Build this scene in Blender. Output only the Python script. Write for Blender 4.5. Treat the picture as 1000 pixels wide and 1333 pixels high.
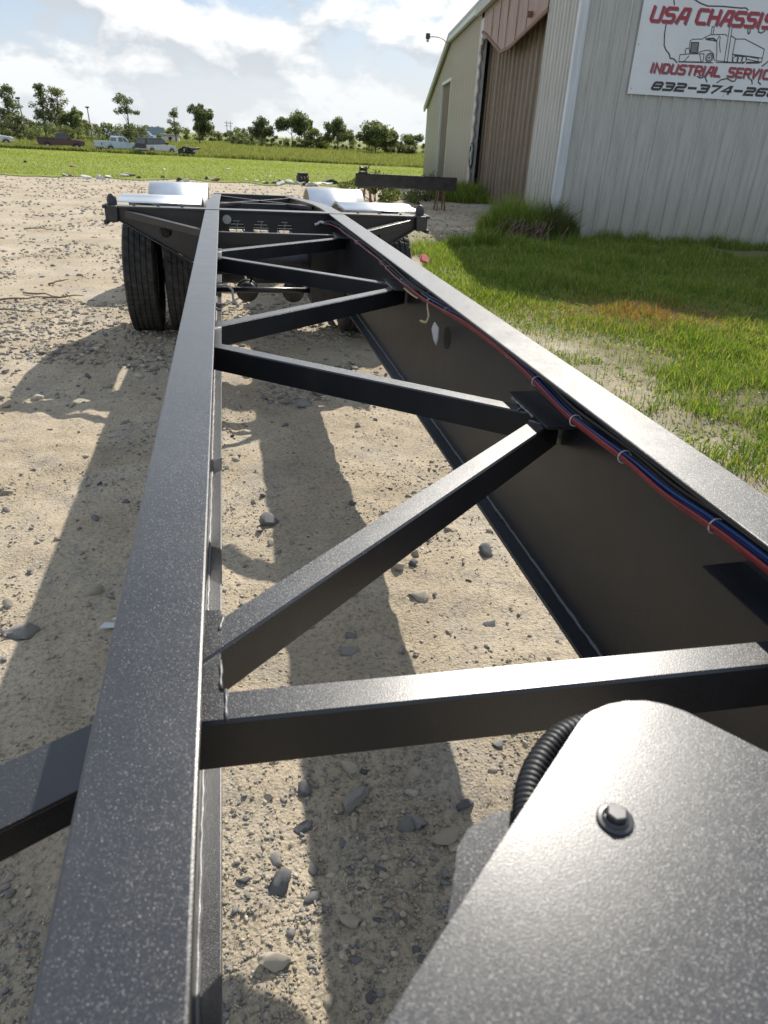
import bpy, bmesh, math, random
import numpy as np
from mathutils import Vector, Matrix
R_=math.radians
random.seed(7); rng=np.random.default_rng(11)
for o in list(bpy.data.objects): bpy.data.objects.remove(o)
S=bpy.context.scene; COL=S.collection
# ---------------------------------------------------------------- camera
ZR=1.17; HC=1.705
RM=((0.9791316703,0.0489104323,-0.1972534963),(-0.1973006998,0.4614592197,-0.8649438262),(0.0487196680,0.8858121461,0.4614793991))
cam=bpy.data.cameras.new('camera'); co=bpy.data.objects.new('camera',cam); COL.objects.link(co)
M=Matrix([list(r)+[0] for r in RM]+[[0,0,0,1]]); M.translation=(0,0,HC); co.matrix_world=M
cam.sensor_fit='HORIZONTAL'; cam.sensor_width=27; cam.lens=24.975; cam.clip_start=.02; cam.clip_end=20000
cam.dof.use_dof=True; cam.dof.focus_distance=2.6; cam.dof.aperture_fstop=8.5
S.camera=co
# ---------------------------------------------------------------- sky, sun, exposure
AZ,EL=R_(28),R_(39)
W=bpy.data.worlds.new('World'); S.world=W; W.use_nodes=True
def build_world():
    nt=W.node_tree; N=nt.nodes; L=nt.links; N.clear()
    out=N.new('ShaderNodeOutputWorld'); bg=N.new('ShaderNodeBackground'); bg.inputs[1].default_value=.085
    sky=N.new('ShaderNodeTexSky'); sky.sky_type='NISHITA'; sky.sun_disc=False; sky.sun_elevation=EL; sky.sun_rotation=AZ
    sky.air_density=1.1; sky.dust_density=1.2; sky.ozone_density=1.0
    tc=N.new('ShaderNodeTexCoord'); mp=N.new('ShaderNodeMapping'); mp.inputs['Scale'].default_value=(1,1,1.8)
    mp.inputs['Location'].default_value=(.37,.12,.05)
    L.new(tc.outputs['Generated'],mp.inputs[0])
    def noise(scale,detail,vec,rough=.55,dist=0):
        n=N.new('ShaderNodeTexNoise'); n.inputs['Scale'].default_value=scale; n.inputs['Detail'].default_value=detail
        n.inputs['Roughness'].default_value=rough; n.inputs['Distortion'].default_value=dist; L.new(vec,n.inputs['Vector']); return n.outputs['Fac']
    n1=noise(9.4,10,mp.outputs[0],.54,.12)
    sh=N.new('ShaderNodeVectorMath'); sh.operation='ADD'; L.new(mp.outputs[0],sh.inputs[0])
    sh.inputs[1].default_value=(.012,.012,.045)
    n2=noise(9.4,10,sh.outputs[0],.54,.12)
    ramp=N.new('ShaderNodeValToRGB'); ramp.color_ramp.elements[0].position=.43; ramp.color_ramp.elements[1].position=.53
    # clouds close up towards the horizon, as a layer seen edge-on does
    sp0=N.new('ShaderNodeSeparateXYZ'); L.new(tc.outputs['Generated'],sp0.inputs[0])
    cv=N.new('ShaderNodeMapRange'); cv.inputs['From Min'].default_value=0; cv.inputs['From Max'].default_value=.5; cv.inputs['To Min'].default_value=.03; cv.inputs['To Max'].default_value=-.055
    L.new(sp0.outputs[2],cv.inputs['Value']); ac=N.new('ShaderNodeMath'); ac.operation='ADD'; L.new(n1,ac.inputs[0]); L.new(cv.outputs[0],ac.inputs[1]); L.new(ac.outputs[0],ramp.inputs[0])
    d=N.new('ShaderNodeMath'); d.operation='SUBTRACT'; L.new(n1,d.inputs[0]); L.new(n2,d.inputs[1])
    r2=N.new('ShaderNodeMapRange'); r2.inputs['From Min'].default_value=-.10; r2.inputs['From Max'].default_value=.10
    L.new(d.outputs[0],r2.inputs['Value'])
    cr=N.new('ShaderNodeValToRGB'); e=cr.color_ramp.elements
    e[0].position=.1; e[0].color=(5.2,5.7,6.3,1); e[1].position=.75; e[1].color=(9.8,9.9,9.9,1)
    L.new(r2.outputs[0],cr.inputs[0])
    # haze whitens the sky near the horizon
    sep=N.new('ShaderNodeSeparateXYZ'); L.new(tc.outputs['Generated'],sep.inputs[0])
    hz=N.new('ShaderNodeMapRange'); hz.inputs['From Min'].default_value=0; hz.inputs['From Max'].default_value=.16
    hz.inputs['To Min'].default_value=.75; hz.inputs['To Max'].default_value=0; L.new(sep.outputs[2],hz.inputs['Value'])
    mx=N.new('ShaderNodeMix'); mx.data_type='RGBA'; L.new(ramp.outputs[0],mx.inputs['Factor']); 
    blue=N.new('ShaderNodeMix'); blue.data_type='RGBA'; blue.blend_type='MIX'; blue.inputs['Factor'].default_value=.62
    L.new(sky.outputs[0],blue.inputs['A']); blue.inputs['B'].default_value=(3.5,5.1,7.6,1)
    L.new(blue.outputs['Result'],mx.inputs['A']); L.new(cr.outputs[0],mx.inputs['B'])
    m2=N.new('ShaderNodeMix'); m2.data_type='RGBA'; L.new(hz.outputs[0],m2.inputs['Factor']); L.new(mx.outputs['Result'],m2.inputs['A'])
    m2.inputs['B'].default_value=(7.6,7.9,8.1,1)
    L.new(m2.outputs['Result'],bg.inputs[0]); L.new(bg.outputs[0],out.inputs[0])
build_world()
sl=bpy.data.lights.new('sun','SUN'); sl.energy=5.0; sl.angle=R_(.55); sl.color=(1,.94,.84)
so=bpy.data.objects.new('sun',sl); COL.objects.link(so)
sd=Vector((math.sin(AZ)*math.cos(EL),math.cos(AZ)*math.cos(EL),math.sin(EL)))
so.rotation_euler=(-sd).to_track_quat('-Z','Y').to_euler(); so.location=(8,14,18)
S.view_settings.view_transform='Standard'; S.view_settings.look='None'; S.view_settings.gamma=1; S.view_settings.use_curve_mapping=False
S.view_settings.exposure=0.40
# ---------------------------------------------------------------- noise and ground height
_T=rng.random((256,256))
def vn(x,y,s,o=0):
    x=np.asarray(x,float)*s+o*17.3; y=np.asarray(y,float)*s+o*9.1
    xi=np.floor(x).astype(int); yi=np.floor(y).astype(int); fx=x-xi; fy=y-yi
    fx=fx*fx*(3-2*fx); fy=fy*fy*(3-2*fy); g=lambda a,b:_T[a%256,b%256]
    return (g(xi,yi)*(1-fx)+g(xi+1,yi)*fx)*(1-fy)+(g(xi,yi+1)*(1-fx)+g(xi+1,yi+1)*fx)*fy
def sst(a,b,x):
    t=np.clip((np.asarray(x,float)-a)/(b-a),0,1); return t*t*(3-2*t)
def gz(x,y):
    x=np.asarray(x,float); y=np.asarray(y,float)
    base=-.9*sst(28,95,y)
    near=1-sst(14,30,y)
    d=np.hypot(x,y); fine=1-sst(5,12,d)
    return base+near*(.035*(vn(x,y,.6,1)-.5)+.015*(vn(x,y,2.3,2)-.5))+fine*(.030*(vn(x,y,7,3)-.5)+.018*(vn(x,y,19,4)-.5)+.007*(vn(x,y,40,5)-.5))
# ---------------------------------------------------------------- helpers
def mesh_np(name,V,F,mat=None,smooth=False):
    V=np.asarray(V,np.float32); F=np.asarray(F,np.int32); k=F.shape[1]; me=bpy.data.meshes.new(name)
    me.vertices.add(len(V)); me.vertices.foreach_set('co',V.ravel())
    me.loops.add(F.size); me.loops.foreach_set('vertex_index',F.ravel())
    me.polygons.add(len(F)); me.polygons.foreach_set('loop_start',np.arange(0,F.size,k,dtype=np.int32))
    me.polygons.foreach_set('loop_total',np.full(len(F),k,np.int32))
    if smooth: me.polygons.foreach_set('use_smooth',np.ones(len(F),bool))
    me.update(calc_edges=True)
    if mat: me.materials.append(mat)
    return me
def link(name,me,parent=None,loc=None):
    o=bpy.data.objects.new(name,me); COL.objects.link(o)
    if parent: o.parent=parent
    if loc is not None: o.location=loc
    return o
def tag(o,label=None,cat=None,group=None,kind=None):
    if label: o['label']=label
    if cat: o['category']=cat
    if group: o['group']=group
    if kind: o['kind']=kind
    return o
def thing(name,label,cat,loc=(0,0,0),rz=0,group=None):
    o=bpy.data.objects.new(name,None); COL.objects.link(o); o.location=loc; o.rotation_euler=(0,0,rz); o.empty_display_size=.2
    return tag(o,label,cat,group)
def copy_tree(o,parent=None):
    c=o.copy(); COL.objects.link(c); c.parent=parent
    for ch in list(o.children): copy_tree(ch,c)
    return c
class B:
    """collects shapes into one bmesh"""
    def __init__(s): s.bm=bmesh.new()
    def box(s,x0,x1,y0,y1,z0,z1,bev=0,mat=None):
        m=Matrix.Translation(((x0+x1)/2,(y0+y1)/2,(z0+z1)/2))@Matrix.Diagonal((x1-x0,y1-y0,z1-z0,1))
        if mat is not None: m=mat@m
        r=bmesh.ops.create_cube(s.bm,size=1,matrix=m)
        if bev:
            es=list({e for v in r['verts'] for e in v.link_edges}); bmesh.ops.bevel(s.bm,geom=es,offset=bev,segments=2,affect='EDGES',profile=.5)
        return s
    def bar(s,a,b,w,h,bev=0,up=(0,0,1)):
        a=Vector(a); b=Vector(b); d=b-a; l=d.length; y=d.normalized(); x=y.cross(Vector(up)).normalized(); z=x.cross(y)
        m=Matrix((x,y,z)).transposed().to_4x4(); m.translation=(a+b)/2
        return s.box(-w/2,w/2,-l/2,l/2,-h/2,h/2,bev,m)
    def tube(s,pts,rad,n=8,caps=True):
        pts=[Vector(p) for p in pts]; rr=rad if hasattr(rad,'__len__') else [rad]*len(pts); rings=[]; px=None
        for i,p in enumerate(pts):
            t=(pts[min(i+1,len(pts)-1)]-pts[max(i-1,0)]).normalized()
            if px is None: px=t.orthogonal().normalized()
            else: px=(px-t*px.dot(t)).normalized()
            py=t.cross(px)
            rings.append([s.bm.verts.new(p+(px*math.cos(2*math.pi*k/n)+py*math.sin(2*math.pi*k/n))*rr[i]) for k in range(n)])
        for i in range(len(rings)-1):
            for k in range(n):
                f=s.bm.faces.new((rings[i][k],rings[i][(k+1)%n],rings[i+1][(k+1)%n],rings[i+1][k])); f.smooth=True
        if caps: s.bm.faces.new(rings[0][::-1]); s.bm.faces.new(rings[-1])
        return s
    def prism(s,poly,ax,a,b,bev=0):
        """poly of 2d points extruded along axis ax (0,1,2) from a to b"""
        def P(p,t):
            q=list(p); q.insert(ax,t); return q
        v0=[s.bm.verts.new(P(p,a)) for p in poly]; v1=[s.bm.verts.new(P(p,b)) for p in poly]; n=len(poly)
        s.bm.faces.new(v0[::-1]); s.bm.faces.new(v1)
        for i in range(n): s.bm.faces.new((v0[i],v0[(i+1)%n],v1[(i+1)%n],v1[i]))
        if bev:
            es=list({e for v in v0+v1 for e in v.link_edges}); bmesh.ops.bevel(s.bm,geom=es,offset=bev,segments=2,affect='EDGES')
        return s
    def lathe(s,prof,ax=0,n=32,c=(0,0,0),smooth=True,close=False,mod=None):
        c=Vector(c); rings=[]
        for j in range(n):
            a=2*math.pi*j/n; ring=[]
            for i,(t,r) in enumerate(prof):
                if mod: r+=mod(j,i)
                q=[math.cos(a)*r,math.sin(a)*r]; q.insert(ax,t); ring.append(s.bm.verts.new(c+Vector(q)))
            rings.append(ring)
        m=len(prof)
        for j in range(n):
            for i in range(m if close else m-1):
                f=s.bm.faces.new((rings[j][i],rings[j][(i+1)%m],rings[(j+1)%n][(i+1)%m],rings[(j+1)%n][i])); f.smooth=smooth
        return s
    def out(s,name,mat,parent=None,smooth=None,loc=None):
        bmesh.ops.recalc_face_normals(s.bm,faces=s.bm.faces[:])
        me=bpy.data.meshes.new(name); s.bm.to_mesh(me); s.bm.free(); me.materials.append(mat)
        if smooth is not None: me.polygons.foreach_set('use_smooth',[smooth]*len(me.polygons))
        return link(name,me,parent,loc)
# ---------------------------------------------------------------- materials
def newmat(name):
    m=bpy.data.materials.new(name); m.use_nodes=True; nt=m.node_tree; p=nt.nodes['Principled BSDF']; return m,nt,p
def node(nt,t,**k):
    n=nt.nodes.new(t)
    for a,b in k.items():
        if a in n.inputs: n.inputs[a].default_value=b
        else: setattr(n,a,b)
    return n
def ramp(nt,fac,stops):
    r=nt.nodes.new('ShaderNodeValToRGB'); e=r.color_ramp.elements
    while len(e)<len(stops): e.new(.5)
    for i,(p,c) in enumerate(stops): e[i].position=p; e[i].color=(*c,1) if len(c)==3 else c
    nt.links.new(fac,r.inputs[0]); return r.outputs[0]
def tex(nt,scale,detail=4,rough=.55,coord='Object',vscale=None,dist=0):
    tc=nt.nodes.new('ShaderNodeTexCoord'); v=tc.outputs[coord]
    if vscale:
        mp=nt.nodes.new('ShaderNodeMapping'); mp.inputs['Scale'].default_value=vscale; nt.links.new(v,mp.inputs[0]); v=mp.outputs[0]
    n=node(nt,'ShaderNodeTexNoise',Scale=scale,Detail=detail,Roughness=rough,Distortion=dist); nt.links.new(v,n.inputs['Vector']); return n.outputs['Fac']
def vor(nt,scale,coord='Object',feature='F1',out='Distance'):
    tc=nt.nodes.new('ShaderNodeTexCoord'); n=node(nt,'ShaderNodeTexVoronoi',Scale=scale,feature=feature); nt.links.new(tc.outputs[coord],n.inputs['Vector']); return n.outputs[out]
def bump(nt,p,h,strength,dist,prev=None):
    b=node(nt,'ShaderNodeBump',Strength=strength,Distance=dist); nt.links.new(h,b.inputs['Height'])
    if prev: nt.links.new(prev,b.inputs['Normal'])
    nt.links.new(b.outputs[0],p.inputs['Normal']); return b.outputs[0]
def mixc(nt,f,a,b,blend='MIX'):
    m=nt.nodes.new('ShaderNodeMix'); m.data_type='RGBA'; m.blend_type=blend
    for s,v in (('Factor',f),('A',a),('B',b)):
        i=m.inputs[s] if s!='Factor' else m.inputs[0]
        if isinstance(v,(int,float)): i.default_value=v
        elif isinstance(v,tuple): i.default_value=(*v,1)
        else: nt.links.new(v,i)
    return m.outputs['Result']
def simple(name,col,rough=.5,metal=0,var=.15,scale=6,bs=0,bscale=60,vscale=None,spec=None):
    m,nt,p=newmat(name); lo=tuple(c*(1-var) for c in col); hi=tuple(min(1,c*(1+var)) for c in col)
    nt.links.new(ramp(nt,tex(nt,scale,5,vscale=vscale),[(.3,lo),(.7,hi)]),p.inputs['Base Color'])
    p.inputs['Roughness'].default_value=rough; p.inputs['Metallic'].default_value=metal
    if spec is not None: p.inputs['Specular IOR Level'].default_value=spec
    if bs: bump(nt,p,tex(nt,bscale,4),bs,.01)
    return m
def paint_mat(name,base,rough,grain,strength,flake=.5,tilt=.30):
    """dark sprayed enamel: orange-peel relief under a glossy film whose droplets each tilt their own way"""
    m,nt,p=newmat(name)
    c=mixc(nt,ramp(nt,tex(nt,3.5,6,.6),[(.35,(0,0,0)),(.75,(1,1,1))]),base,tuple(b*1.6+.003 for b in base))
    dust=ramp(nt,tex(nt,7,8,.72),[(.55,(0,0,0)),(.9,(.10,.10,.10))])
    c=mixc(nt,dust,c,(.15,.145,.14)); nt.links.new(c,p.inputs['Base Color'])
    r=node(nt,'ShaderNodeMapRange'); r.inputs['To Min'].default_value=rough-.05; r.inputs['To Max'].default_value=rough+.08
    nt.links.new(tex(nt,11,6,.65),r.inputs['Value']); nt.links.new(r.outputs[0],p.inputs['Roughness'])
    p.inputs['Specular IOR Level'].default_value=.55
    bump(nt,p,tex(nt,grain*.6,1,.5),strength,.0011)
    tc=nt.nodes.new('ShaderNodeTexCoord'); vv=node(nt,'ShaderNodeTexVoronoi',Scale=grain); nt.links.new(tc.outputs['Object'],vv.inputs['Vector'])
    sb=nt.nodes.new('ShaderNodeVectorMath'); sb.operation='SUBTRACT'; nt.links.new(vv.outputs['Color'],sb.inputs[0]); sb.inputs[1].default_value=(.5,.5,.5)
    sc=nt.nodes.new('ShaderNodeVectorMath'); sc.operation='SCALE'; nt.links.new(sb.outputs[0],sc.inputs[0]); sc.inputs['Scale'].default_value=tilt*2
    ge=nt.nodes.new('ShaderNodeNewGeometry'); ad=nt.nodes.new('ShaderNodeVectorMath'); ad.operation='ADD'; nt.links.new(ge.outputs['Normal'],ad.inputs[0]); nt.links.new(sc.outputs[0],ad.inputs[1])
    nm=nt.nodes.new('ShaderNodeVectorMath'); nm.operation='NORMALIZE'; nt.links.new(ad.outputs[0],nm.inputs[0]); nt.links.new(nm.outputs[0],p.inputs['Coat Normal'])
    p.inputs['Coat Weight'].default_value=flake; p.inputs['Coat Roughness'].default_value=.36
    return m
MP=paint_mat('black_orange_peel_paint',(.011,.012,.0155),.30,1150,.12,.27,.34)
MWELD=paint_mat('weld_paint',(.10,.10,.105),.42,300,.3,.2)
MRUB,nt,p=newmat('tyre_rubber')
nt.links.new(ramp(nt,tex(nt,12,6),[(.35,(.016,.016,.017)),(.72,(.05,.046,.04))]),p.inputs['Base Color']); p.inputs['Roughness'].default_value=.75; bump(nt,p,tex(nt,120,3),.3,.003)
MRIM=simple('grey_steel_rim',(.42,.42,.42),.45,.3,.12)
MFEN,nt,p=newmat('polished_stainless'); p.inputs['Base Color'].default_value=(.70,.71,.72,1); p.inputs['Metallic'].default_value=1; p.inputs['Roughness'].default_value=.34
MGREASE=simple('black_castings',(.03,.03,.031),.5,0,.4,20,.3,40)
MRED=simple('red_wire',(.25,.028,.028),.5,0,.15,20); MBLUE=simple('blue_wire',(.012,.05,.19),.5,0,.2,20); MBLK=simple('black_loom',(.012,.012,.013),.5,0,.3,30)
MYEL=simple('tan_wire',(.42,.34,.18),.5); MTIE=simple('white_nylon',(.55,.56,.57),.45); MPINK=simple('pink_wire',(.34,.09,.12),.45)
MZINC=simple('dark_bolt',(.05,.05,.053),.33,.3,.3,60)
# ---------------------------------------------------------------- ground
def ground():
    def axis(segs):
        a=[]
        for lo,hi,st in segs: a+=list(np.arange(lo,hi,st))
        return np.array(a+[segs[-1][1]])
    xs=axis([(-9000,-900,1600),(-900,-120,120),(-120,-20,10),(-20,-6,.8),(-6,-2.2,.14),(-2.2,2.4,.035),(2.4,6,.12),(6,20,.8),(20,120,10),(120,900,120),(900,9000,1600)])
    ys=axis([(-9000,-900,1600),(-900,-60,120),(-60,-4,6),(-4,.2,.3),(.2,5.5,.035),(5.5,11,.1),(11,22,.4),(22,36,1),(36,100,4),(100,400,25),(400,9000,1400)])
    X,Y=np.meshgrid(xs,ys); Z=gz(X,Y); nx,ny=len(xs),len(ys)
    i=np.arange(nx*ny).reshape(ny,nx); F=np.stack([i[:-1,:-1],i[:-1,1:],i[1:,1:],i[1:,:-1]],-1).reshape(-1,4)
    m,nt,p=newmat('sandy_gravel_ground')
    sand=ramp(nt,tex(nt,1.1,8,.62,dist=.3),[(.30,(.32,.262,.185)),(.5,(.418,.35,.256)),(.72,(.51,.44,.342))])
    grit=ramp(nt,tex(nt,55,5,.7),[(.32,(.5,.5,.5)),(.5,(1,1,1)),(.7,(1.12,1.1,1.06))])
    c=mixc(nt,1.0,sand,grit,'MULTIPLY')
    grey=ramp(nt,tex(nt,2.2,9,.72,dist=.6),[(.50,(0,0,0)),(.66,(1,1,1))])
    vc=vor(nt,70,out='Color'); vg=ramp(nt,vc,[(.1,(.12,.12,.125)),(.6,(.24,.235,.225)),(.95,(.42,.40,.37))])
    mm=nt.nodes.new('ShaderNodeMath'); mm.operation='MULTIPLY'; nt.links.new(grey,mm.inputs[0]); mm.inputs[1].default_value=.5
    c=mixc(nt,mm.outputs[0],c,vg)
    # damp earth and thatch under the grass at the side of the yard
    tc=nt.nodes.new('ShaderNodeTexCoord'); sp=nt.nodes.new('ShaderNodeSeparateXYZ'); nt.links.new(tc.outputs['Object'],sp.inputs[0])
    gx=nt.nodes.new('ShaderNodeMath'); gx.operation='MULTIPLY_ADD'; nt.links.new(tex(nt,1.3,6,.65),gx.inputs[0]); gx.inputs[1].default_value=2.4; nt.links.new(sp.outputs[0],gx.inputs[2])
    gm=ramp(nt,gx.outputs[0],[(0,(0,0,0)),(1,(1,1,1))])
    mr=node(nt,'ShaderNodeMapRange'); mr.inputs['From Min'].default_value=3.9; mr.inputs['From Max'].default_value=5.0; nt.links.new(gx.outputs[0],mr.inputs['Value'])
    yr=node(nt,'ShaderNodeMapRange'); yr.inputs['From Min'].default_value=17; yr.inputs['From Max'].default_value=14.5; nt.links.new(sp.outputs[1],yr.inputs['Value'])
    gm2=nt.nodes.new('ShaderNodeMath'); gm2.operation='MULTIPLY'; nt.links.new(mr.outputs[0],gm2.inputs[0]); nt.links.new(yr.outputs[0],gm2.inputs[1])
    c=mixc(nt,gm2.outputs[0],c,ramp(nt,tex(nt,6,6),[(.3,(.10,.10,.045)),(.7,(.20,.17,.09))]))
    nt.links.new(c,p.inputs['Base Color']); p.inputs['Roughness'].default_value=.95; p.inputs['Specular IOR Level'].default_value=.15
    b=bump(nt,p,tex(nt,38,8,.75),.8,.012); bump(nt,p,vor(nt,95),.55,.006,b)
    o=link('ground',mesh_np('ground',np.stack([X.ravel(),Y.ravel(),Z.ravel()],1),F,m,True)); tag(o,kind='structure')
ground()
def sheet(name,front,back,xr,dz,mat,n=60,jit=.6,step=3):
    """strip of ground between two uneven edges, front(x) to back(x)"""
    xs=np.arange(xr[0],xr[1]+.01,step); V=[]; k=n
    for x in xs:
        f=front(x)+jit*(vn(x,3.1,.9,5)-.5)*2+jit*.6*(vn(x,1.7,2.7,6)-.5)*2; b=back(x)
        for j in range(k+1):
            y=f+(b-f)*(j/k)**1.6; V.append((x,y,float(gz(x,y))+dz))
    i=np.arange(len(xs)*(k+1)).reshape(len(xs),k+1); F=np.stack([i[:-1,:-1],i[1:,:-1],i[1:,1:],i[:-1,1:]],-1).reshape(-1,4)
    o=link(name,mesh_np(name,V,F,mat,True)); tag(o,kind='structure'); return o
def leafmat(name,stops,trans=.35,rough=.55):
    m=bpy.data.materials.new(name); m.use_nodes=True; nt=m.node_tree; nt.nodes.clear()
    o=nt.nodes.new('ShaderNodeOutputMaterial'); g=nt.nodes.new('ShaderNodeNewGeometry')
    c=ramp(nt,g.outputs['Random Per Island'],stops)
    pr=nt.nodes.new('ShaderNodeBsdfPrincipled'); pr.inputs['Roughness'].default_value=rough; pr.inputs['Specular IOR Level'].default_value=.3; nt.links.new(c,pr.inputs['Base Color'])
    t=nt.nodes.new('ShaderNodeBsdfTranslucent'); c2=mixc(nt,1.0,c,(1.25,1.2,.55),'MULTIPLY'); nt.links.new(c2,t.inputs[0])
    mx=nt.nodes.new('ShaderNodeMixShader'); mx.inputs[0].default_value=trans; nt.links.new(pr.outputs[0],mx.inputs[1]); nt.links.new(t.outputs[0],mx.inputs[2]); nt.links.new(mx.outputs[0],o.inputs[0]); return m
MGRASS=leafmat('grass_blades',[(0,(.07,.135,.02)),(.4,(.13,.21,.035)),(.75,(.195,.27,.05)),(1,(.36,.33,.15))],.5)
MSTRAW=leafmat('dead_grass',[(0,(.30,.15,.05)),(.6,(.40,.25,.10)),(1,(.20,.18,.06))],.3)
MFIELD=leafmat('tall_field_grass',[(0,(.13,.165,.05)),(.5,(.20,.23,.08)),(.85,(.26,.275,.11)),(1,(.36,.33,.17))],.4)
MLAWN=leafmat('lawn_blades',[(0,(.16,.215,.04)),(.5,(.235,.285,.06)),(1,(.32,.355,.095))],.45)
def blades(name,x,y,h,w,mat,lean=.5,seg=2,z=None,kind='stuff',label=None,cat=None):
    n=len(x); a=rng.random(n)*2*np.pi; z=gz(x,y) if z is None else z
    dx,dy=np.cos(a),np.sin(a); b=rng.random(n)*2*np.pi; L=lean*h*rng.random(n); lx,ly=np.cos(b)*L,np.sin(b)*L
    P=np.stack([x,y,z],1); V=np.zeros((n,5,3)); side=np.stack([dx,dy,np.zeros(n)],1)*(w/2)[:,None]
    mid=P+np.stack([lx*.3,ly*.3,h*.6],1); tip=P+np.stack([lx,ly,h*(1-.25*lean*rng.random(n))],1)
    V[:,0]=P-side; V[:,1]=P+side; V[:,2]=mid+side*.75; V[:,3]=mid-side*.75; V[:,4]=tip
    i=np.arange(n)[:,None]*5
    F=np.concatenate([i+np.array([[0,1,2]]),i+np.array([[0,2,3]]),i+np.array([[3,2,4]])])
    o=link(name,mesh_np(name,V.reshape(-1,3),F,mat)); return tag(o,label,cat,kind=kind)
lawn,nt,p=newmat('mown_grass')
c=ramp(nt,tex(nt,.35,8,.7),[(.3,(.16,.205,.045)),(.55,(.225,.27,.06)),(.75,(.285,.315,.085))]); 
c=mixc(nt,ramp(nt,tex(nt,5,6,.7),[(.55,(0,0,0)),(.75,(.5,.5,.5))]),c,(.30,.27,.10)); nt.links.new(c,p.inputs['Base Color']); p.inputs['Roughness'].default_value=.9; p.inputs['Specular IOR Level'].default_value=.1; bump(nt,p,tex(nt,9,6,.8),.9,.08)
fld,nt,p=newmat('field_base'); nt.links.new(ramp(nt,tex(nt,.08,8,.7),[(.3,(.13,.155,.05)),(.6,(.19,.215,.075)),(.8,(.23,.245,.095))]),p.inputs['Base Color']); p.inputs['Roughness'].default_value=.95; p.inputs['Specular IOR Level'].default_value=.1; bump(nt,p,tex(nt,2,8,.8),1,.3)
LF=lambda x:31.3+.12*x-2.2*sst(-25,-6,x)*0
FF=lambda x:93+.02*x
sheet('lawn',LF,lambda x:FF(x)+4,(-70,60),.02,lawn,70,1.4,.5)
sheet('field',FF,lambda x:1500,(-700,900),.03,fld,60,1.5,10)
# blades of the mown strip
n=70000; x=rng.uniform(-26,18,n); y=31+(rng.random(n)**1.5)*62; x*=(.35+y/93*1.1); k=(y>LF(x)+1.6*(vn(x,y,.5,7)-.3))&(x<9+.3*(y-31)); x,y=x[k],y[k]
blades('mown_grass',x,y,rng.uniform(.03,.09,len(x))*(1+.3*(y>60)),np.full(len(x),.02)*(1+y/40),MLAWN,.6,label='short bright green mown grass in front of the tall field',cat='grass')
n=90000; y=93+(rng.random(n)**2.2)*150; x=rng.uniform(-.42,.34,n)*y; k=y>FF(x)+1.6*(vn(x,y,.4,8)-.3); x,y=x[k],y[k]
hh=rng.uniform(.28,.55,len(x))*(.6+.8*vn(x,y,.22,9))*(1+.25*sst(100,115,y)); 
blades('tall_field_grass',x,y,hh,.03+.0006*y,MFIELD,.45,label='tall rough field grass behind the mown strip',cat='grass')
# ---------------------------------------------------------------- container chassis
CH=thing('container_chassis','black painted steel container chassis trailer with ladder frame and dual tandem wheels','chassis trailer')
PATH=[(-.7,ZR),(6.35,ZR),(6.8,1.163),(7.3,1.148),(7.9,1.12),(8.6,1.085),(9.4,1.045),(10.2,1.0),(10.9,.965)]
def zbot(y): return float(np.interp(y,[-.7,1.4,4.7,6.4,8.0,10.9],[.555,.575,.60,.62,.66,.72]))
def sweep(x0,x1,ztop,th,bev,ys):
    """swept rectangular strip along y with rounded upper and lower edges"""
    b=bmesh.new(); rings=[]
    for y in ys:
        zt=ztop(y); zb=zt-th; e=bev
        prof=[(x0+e,zt),(x1-e,zt),(x1-.3*e,zt-.3*e),(x1,zt-e),(x1,zb+e),(x1-.3*e,zb+.3*e),(x1-e,zb),(x0+e,zb),(x0+.3*e,zb+.3*e),(x0,zb+e),(x0,zt-e),(x0+.3*e,zt-.3*e)]
        rings.append([b.verts.new((px,y,pz)) for px,pz in prof])
    for i in range(len(rings)-1):
        for k in range(12): b.faces.new((rings[i][k],rings[i][(k+1)%12],rings[i+1][(k+1)%12],rings[i+1][k]))
    b.faces.new(rings[0]); b.faces.new(rings[-1][::-1]); w=B(); w.bm.free(); w.bm=b; return w
ztop=lambda y: float(np.interp(y,[p[0] for p in PATH],[p[1] for p in PATH]))
YS=[p[0] for p in PATH]; YS2=sorted(set(YS+[1.4,4.7,3,5.5]))
def wobble_bead(name,a,b,r,parent,mat=MWELD,n=None):
    a=Vector(a); b=Vector(b); L=(b-a).length; n=n or max(4,int(L/.012)); pts=[]; rr=[]
    for i in range(n+1):
        t=i/n; pts.append(a.lerp(b,t)+Vector((random.uniform(-1,1),random.uniform(-1,1),random.uniform(-1,1)))*r*.18); rr.append(r*(.8+.35*math.sin(i*2.1+random.random())))
    return B().tube(pts,rr,6).out(name,mat,parent,True)
RAIL={}
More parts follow.
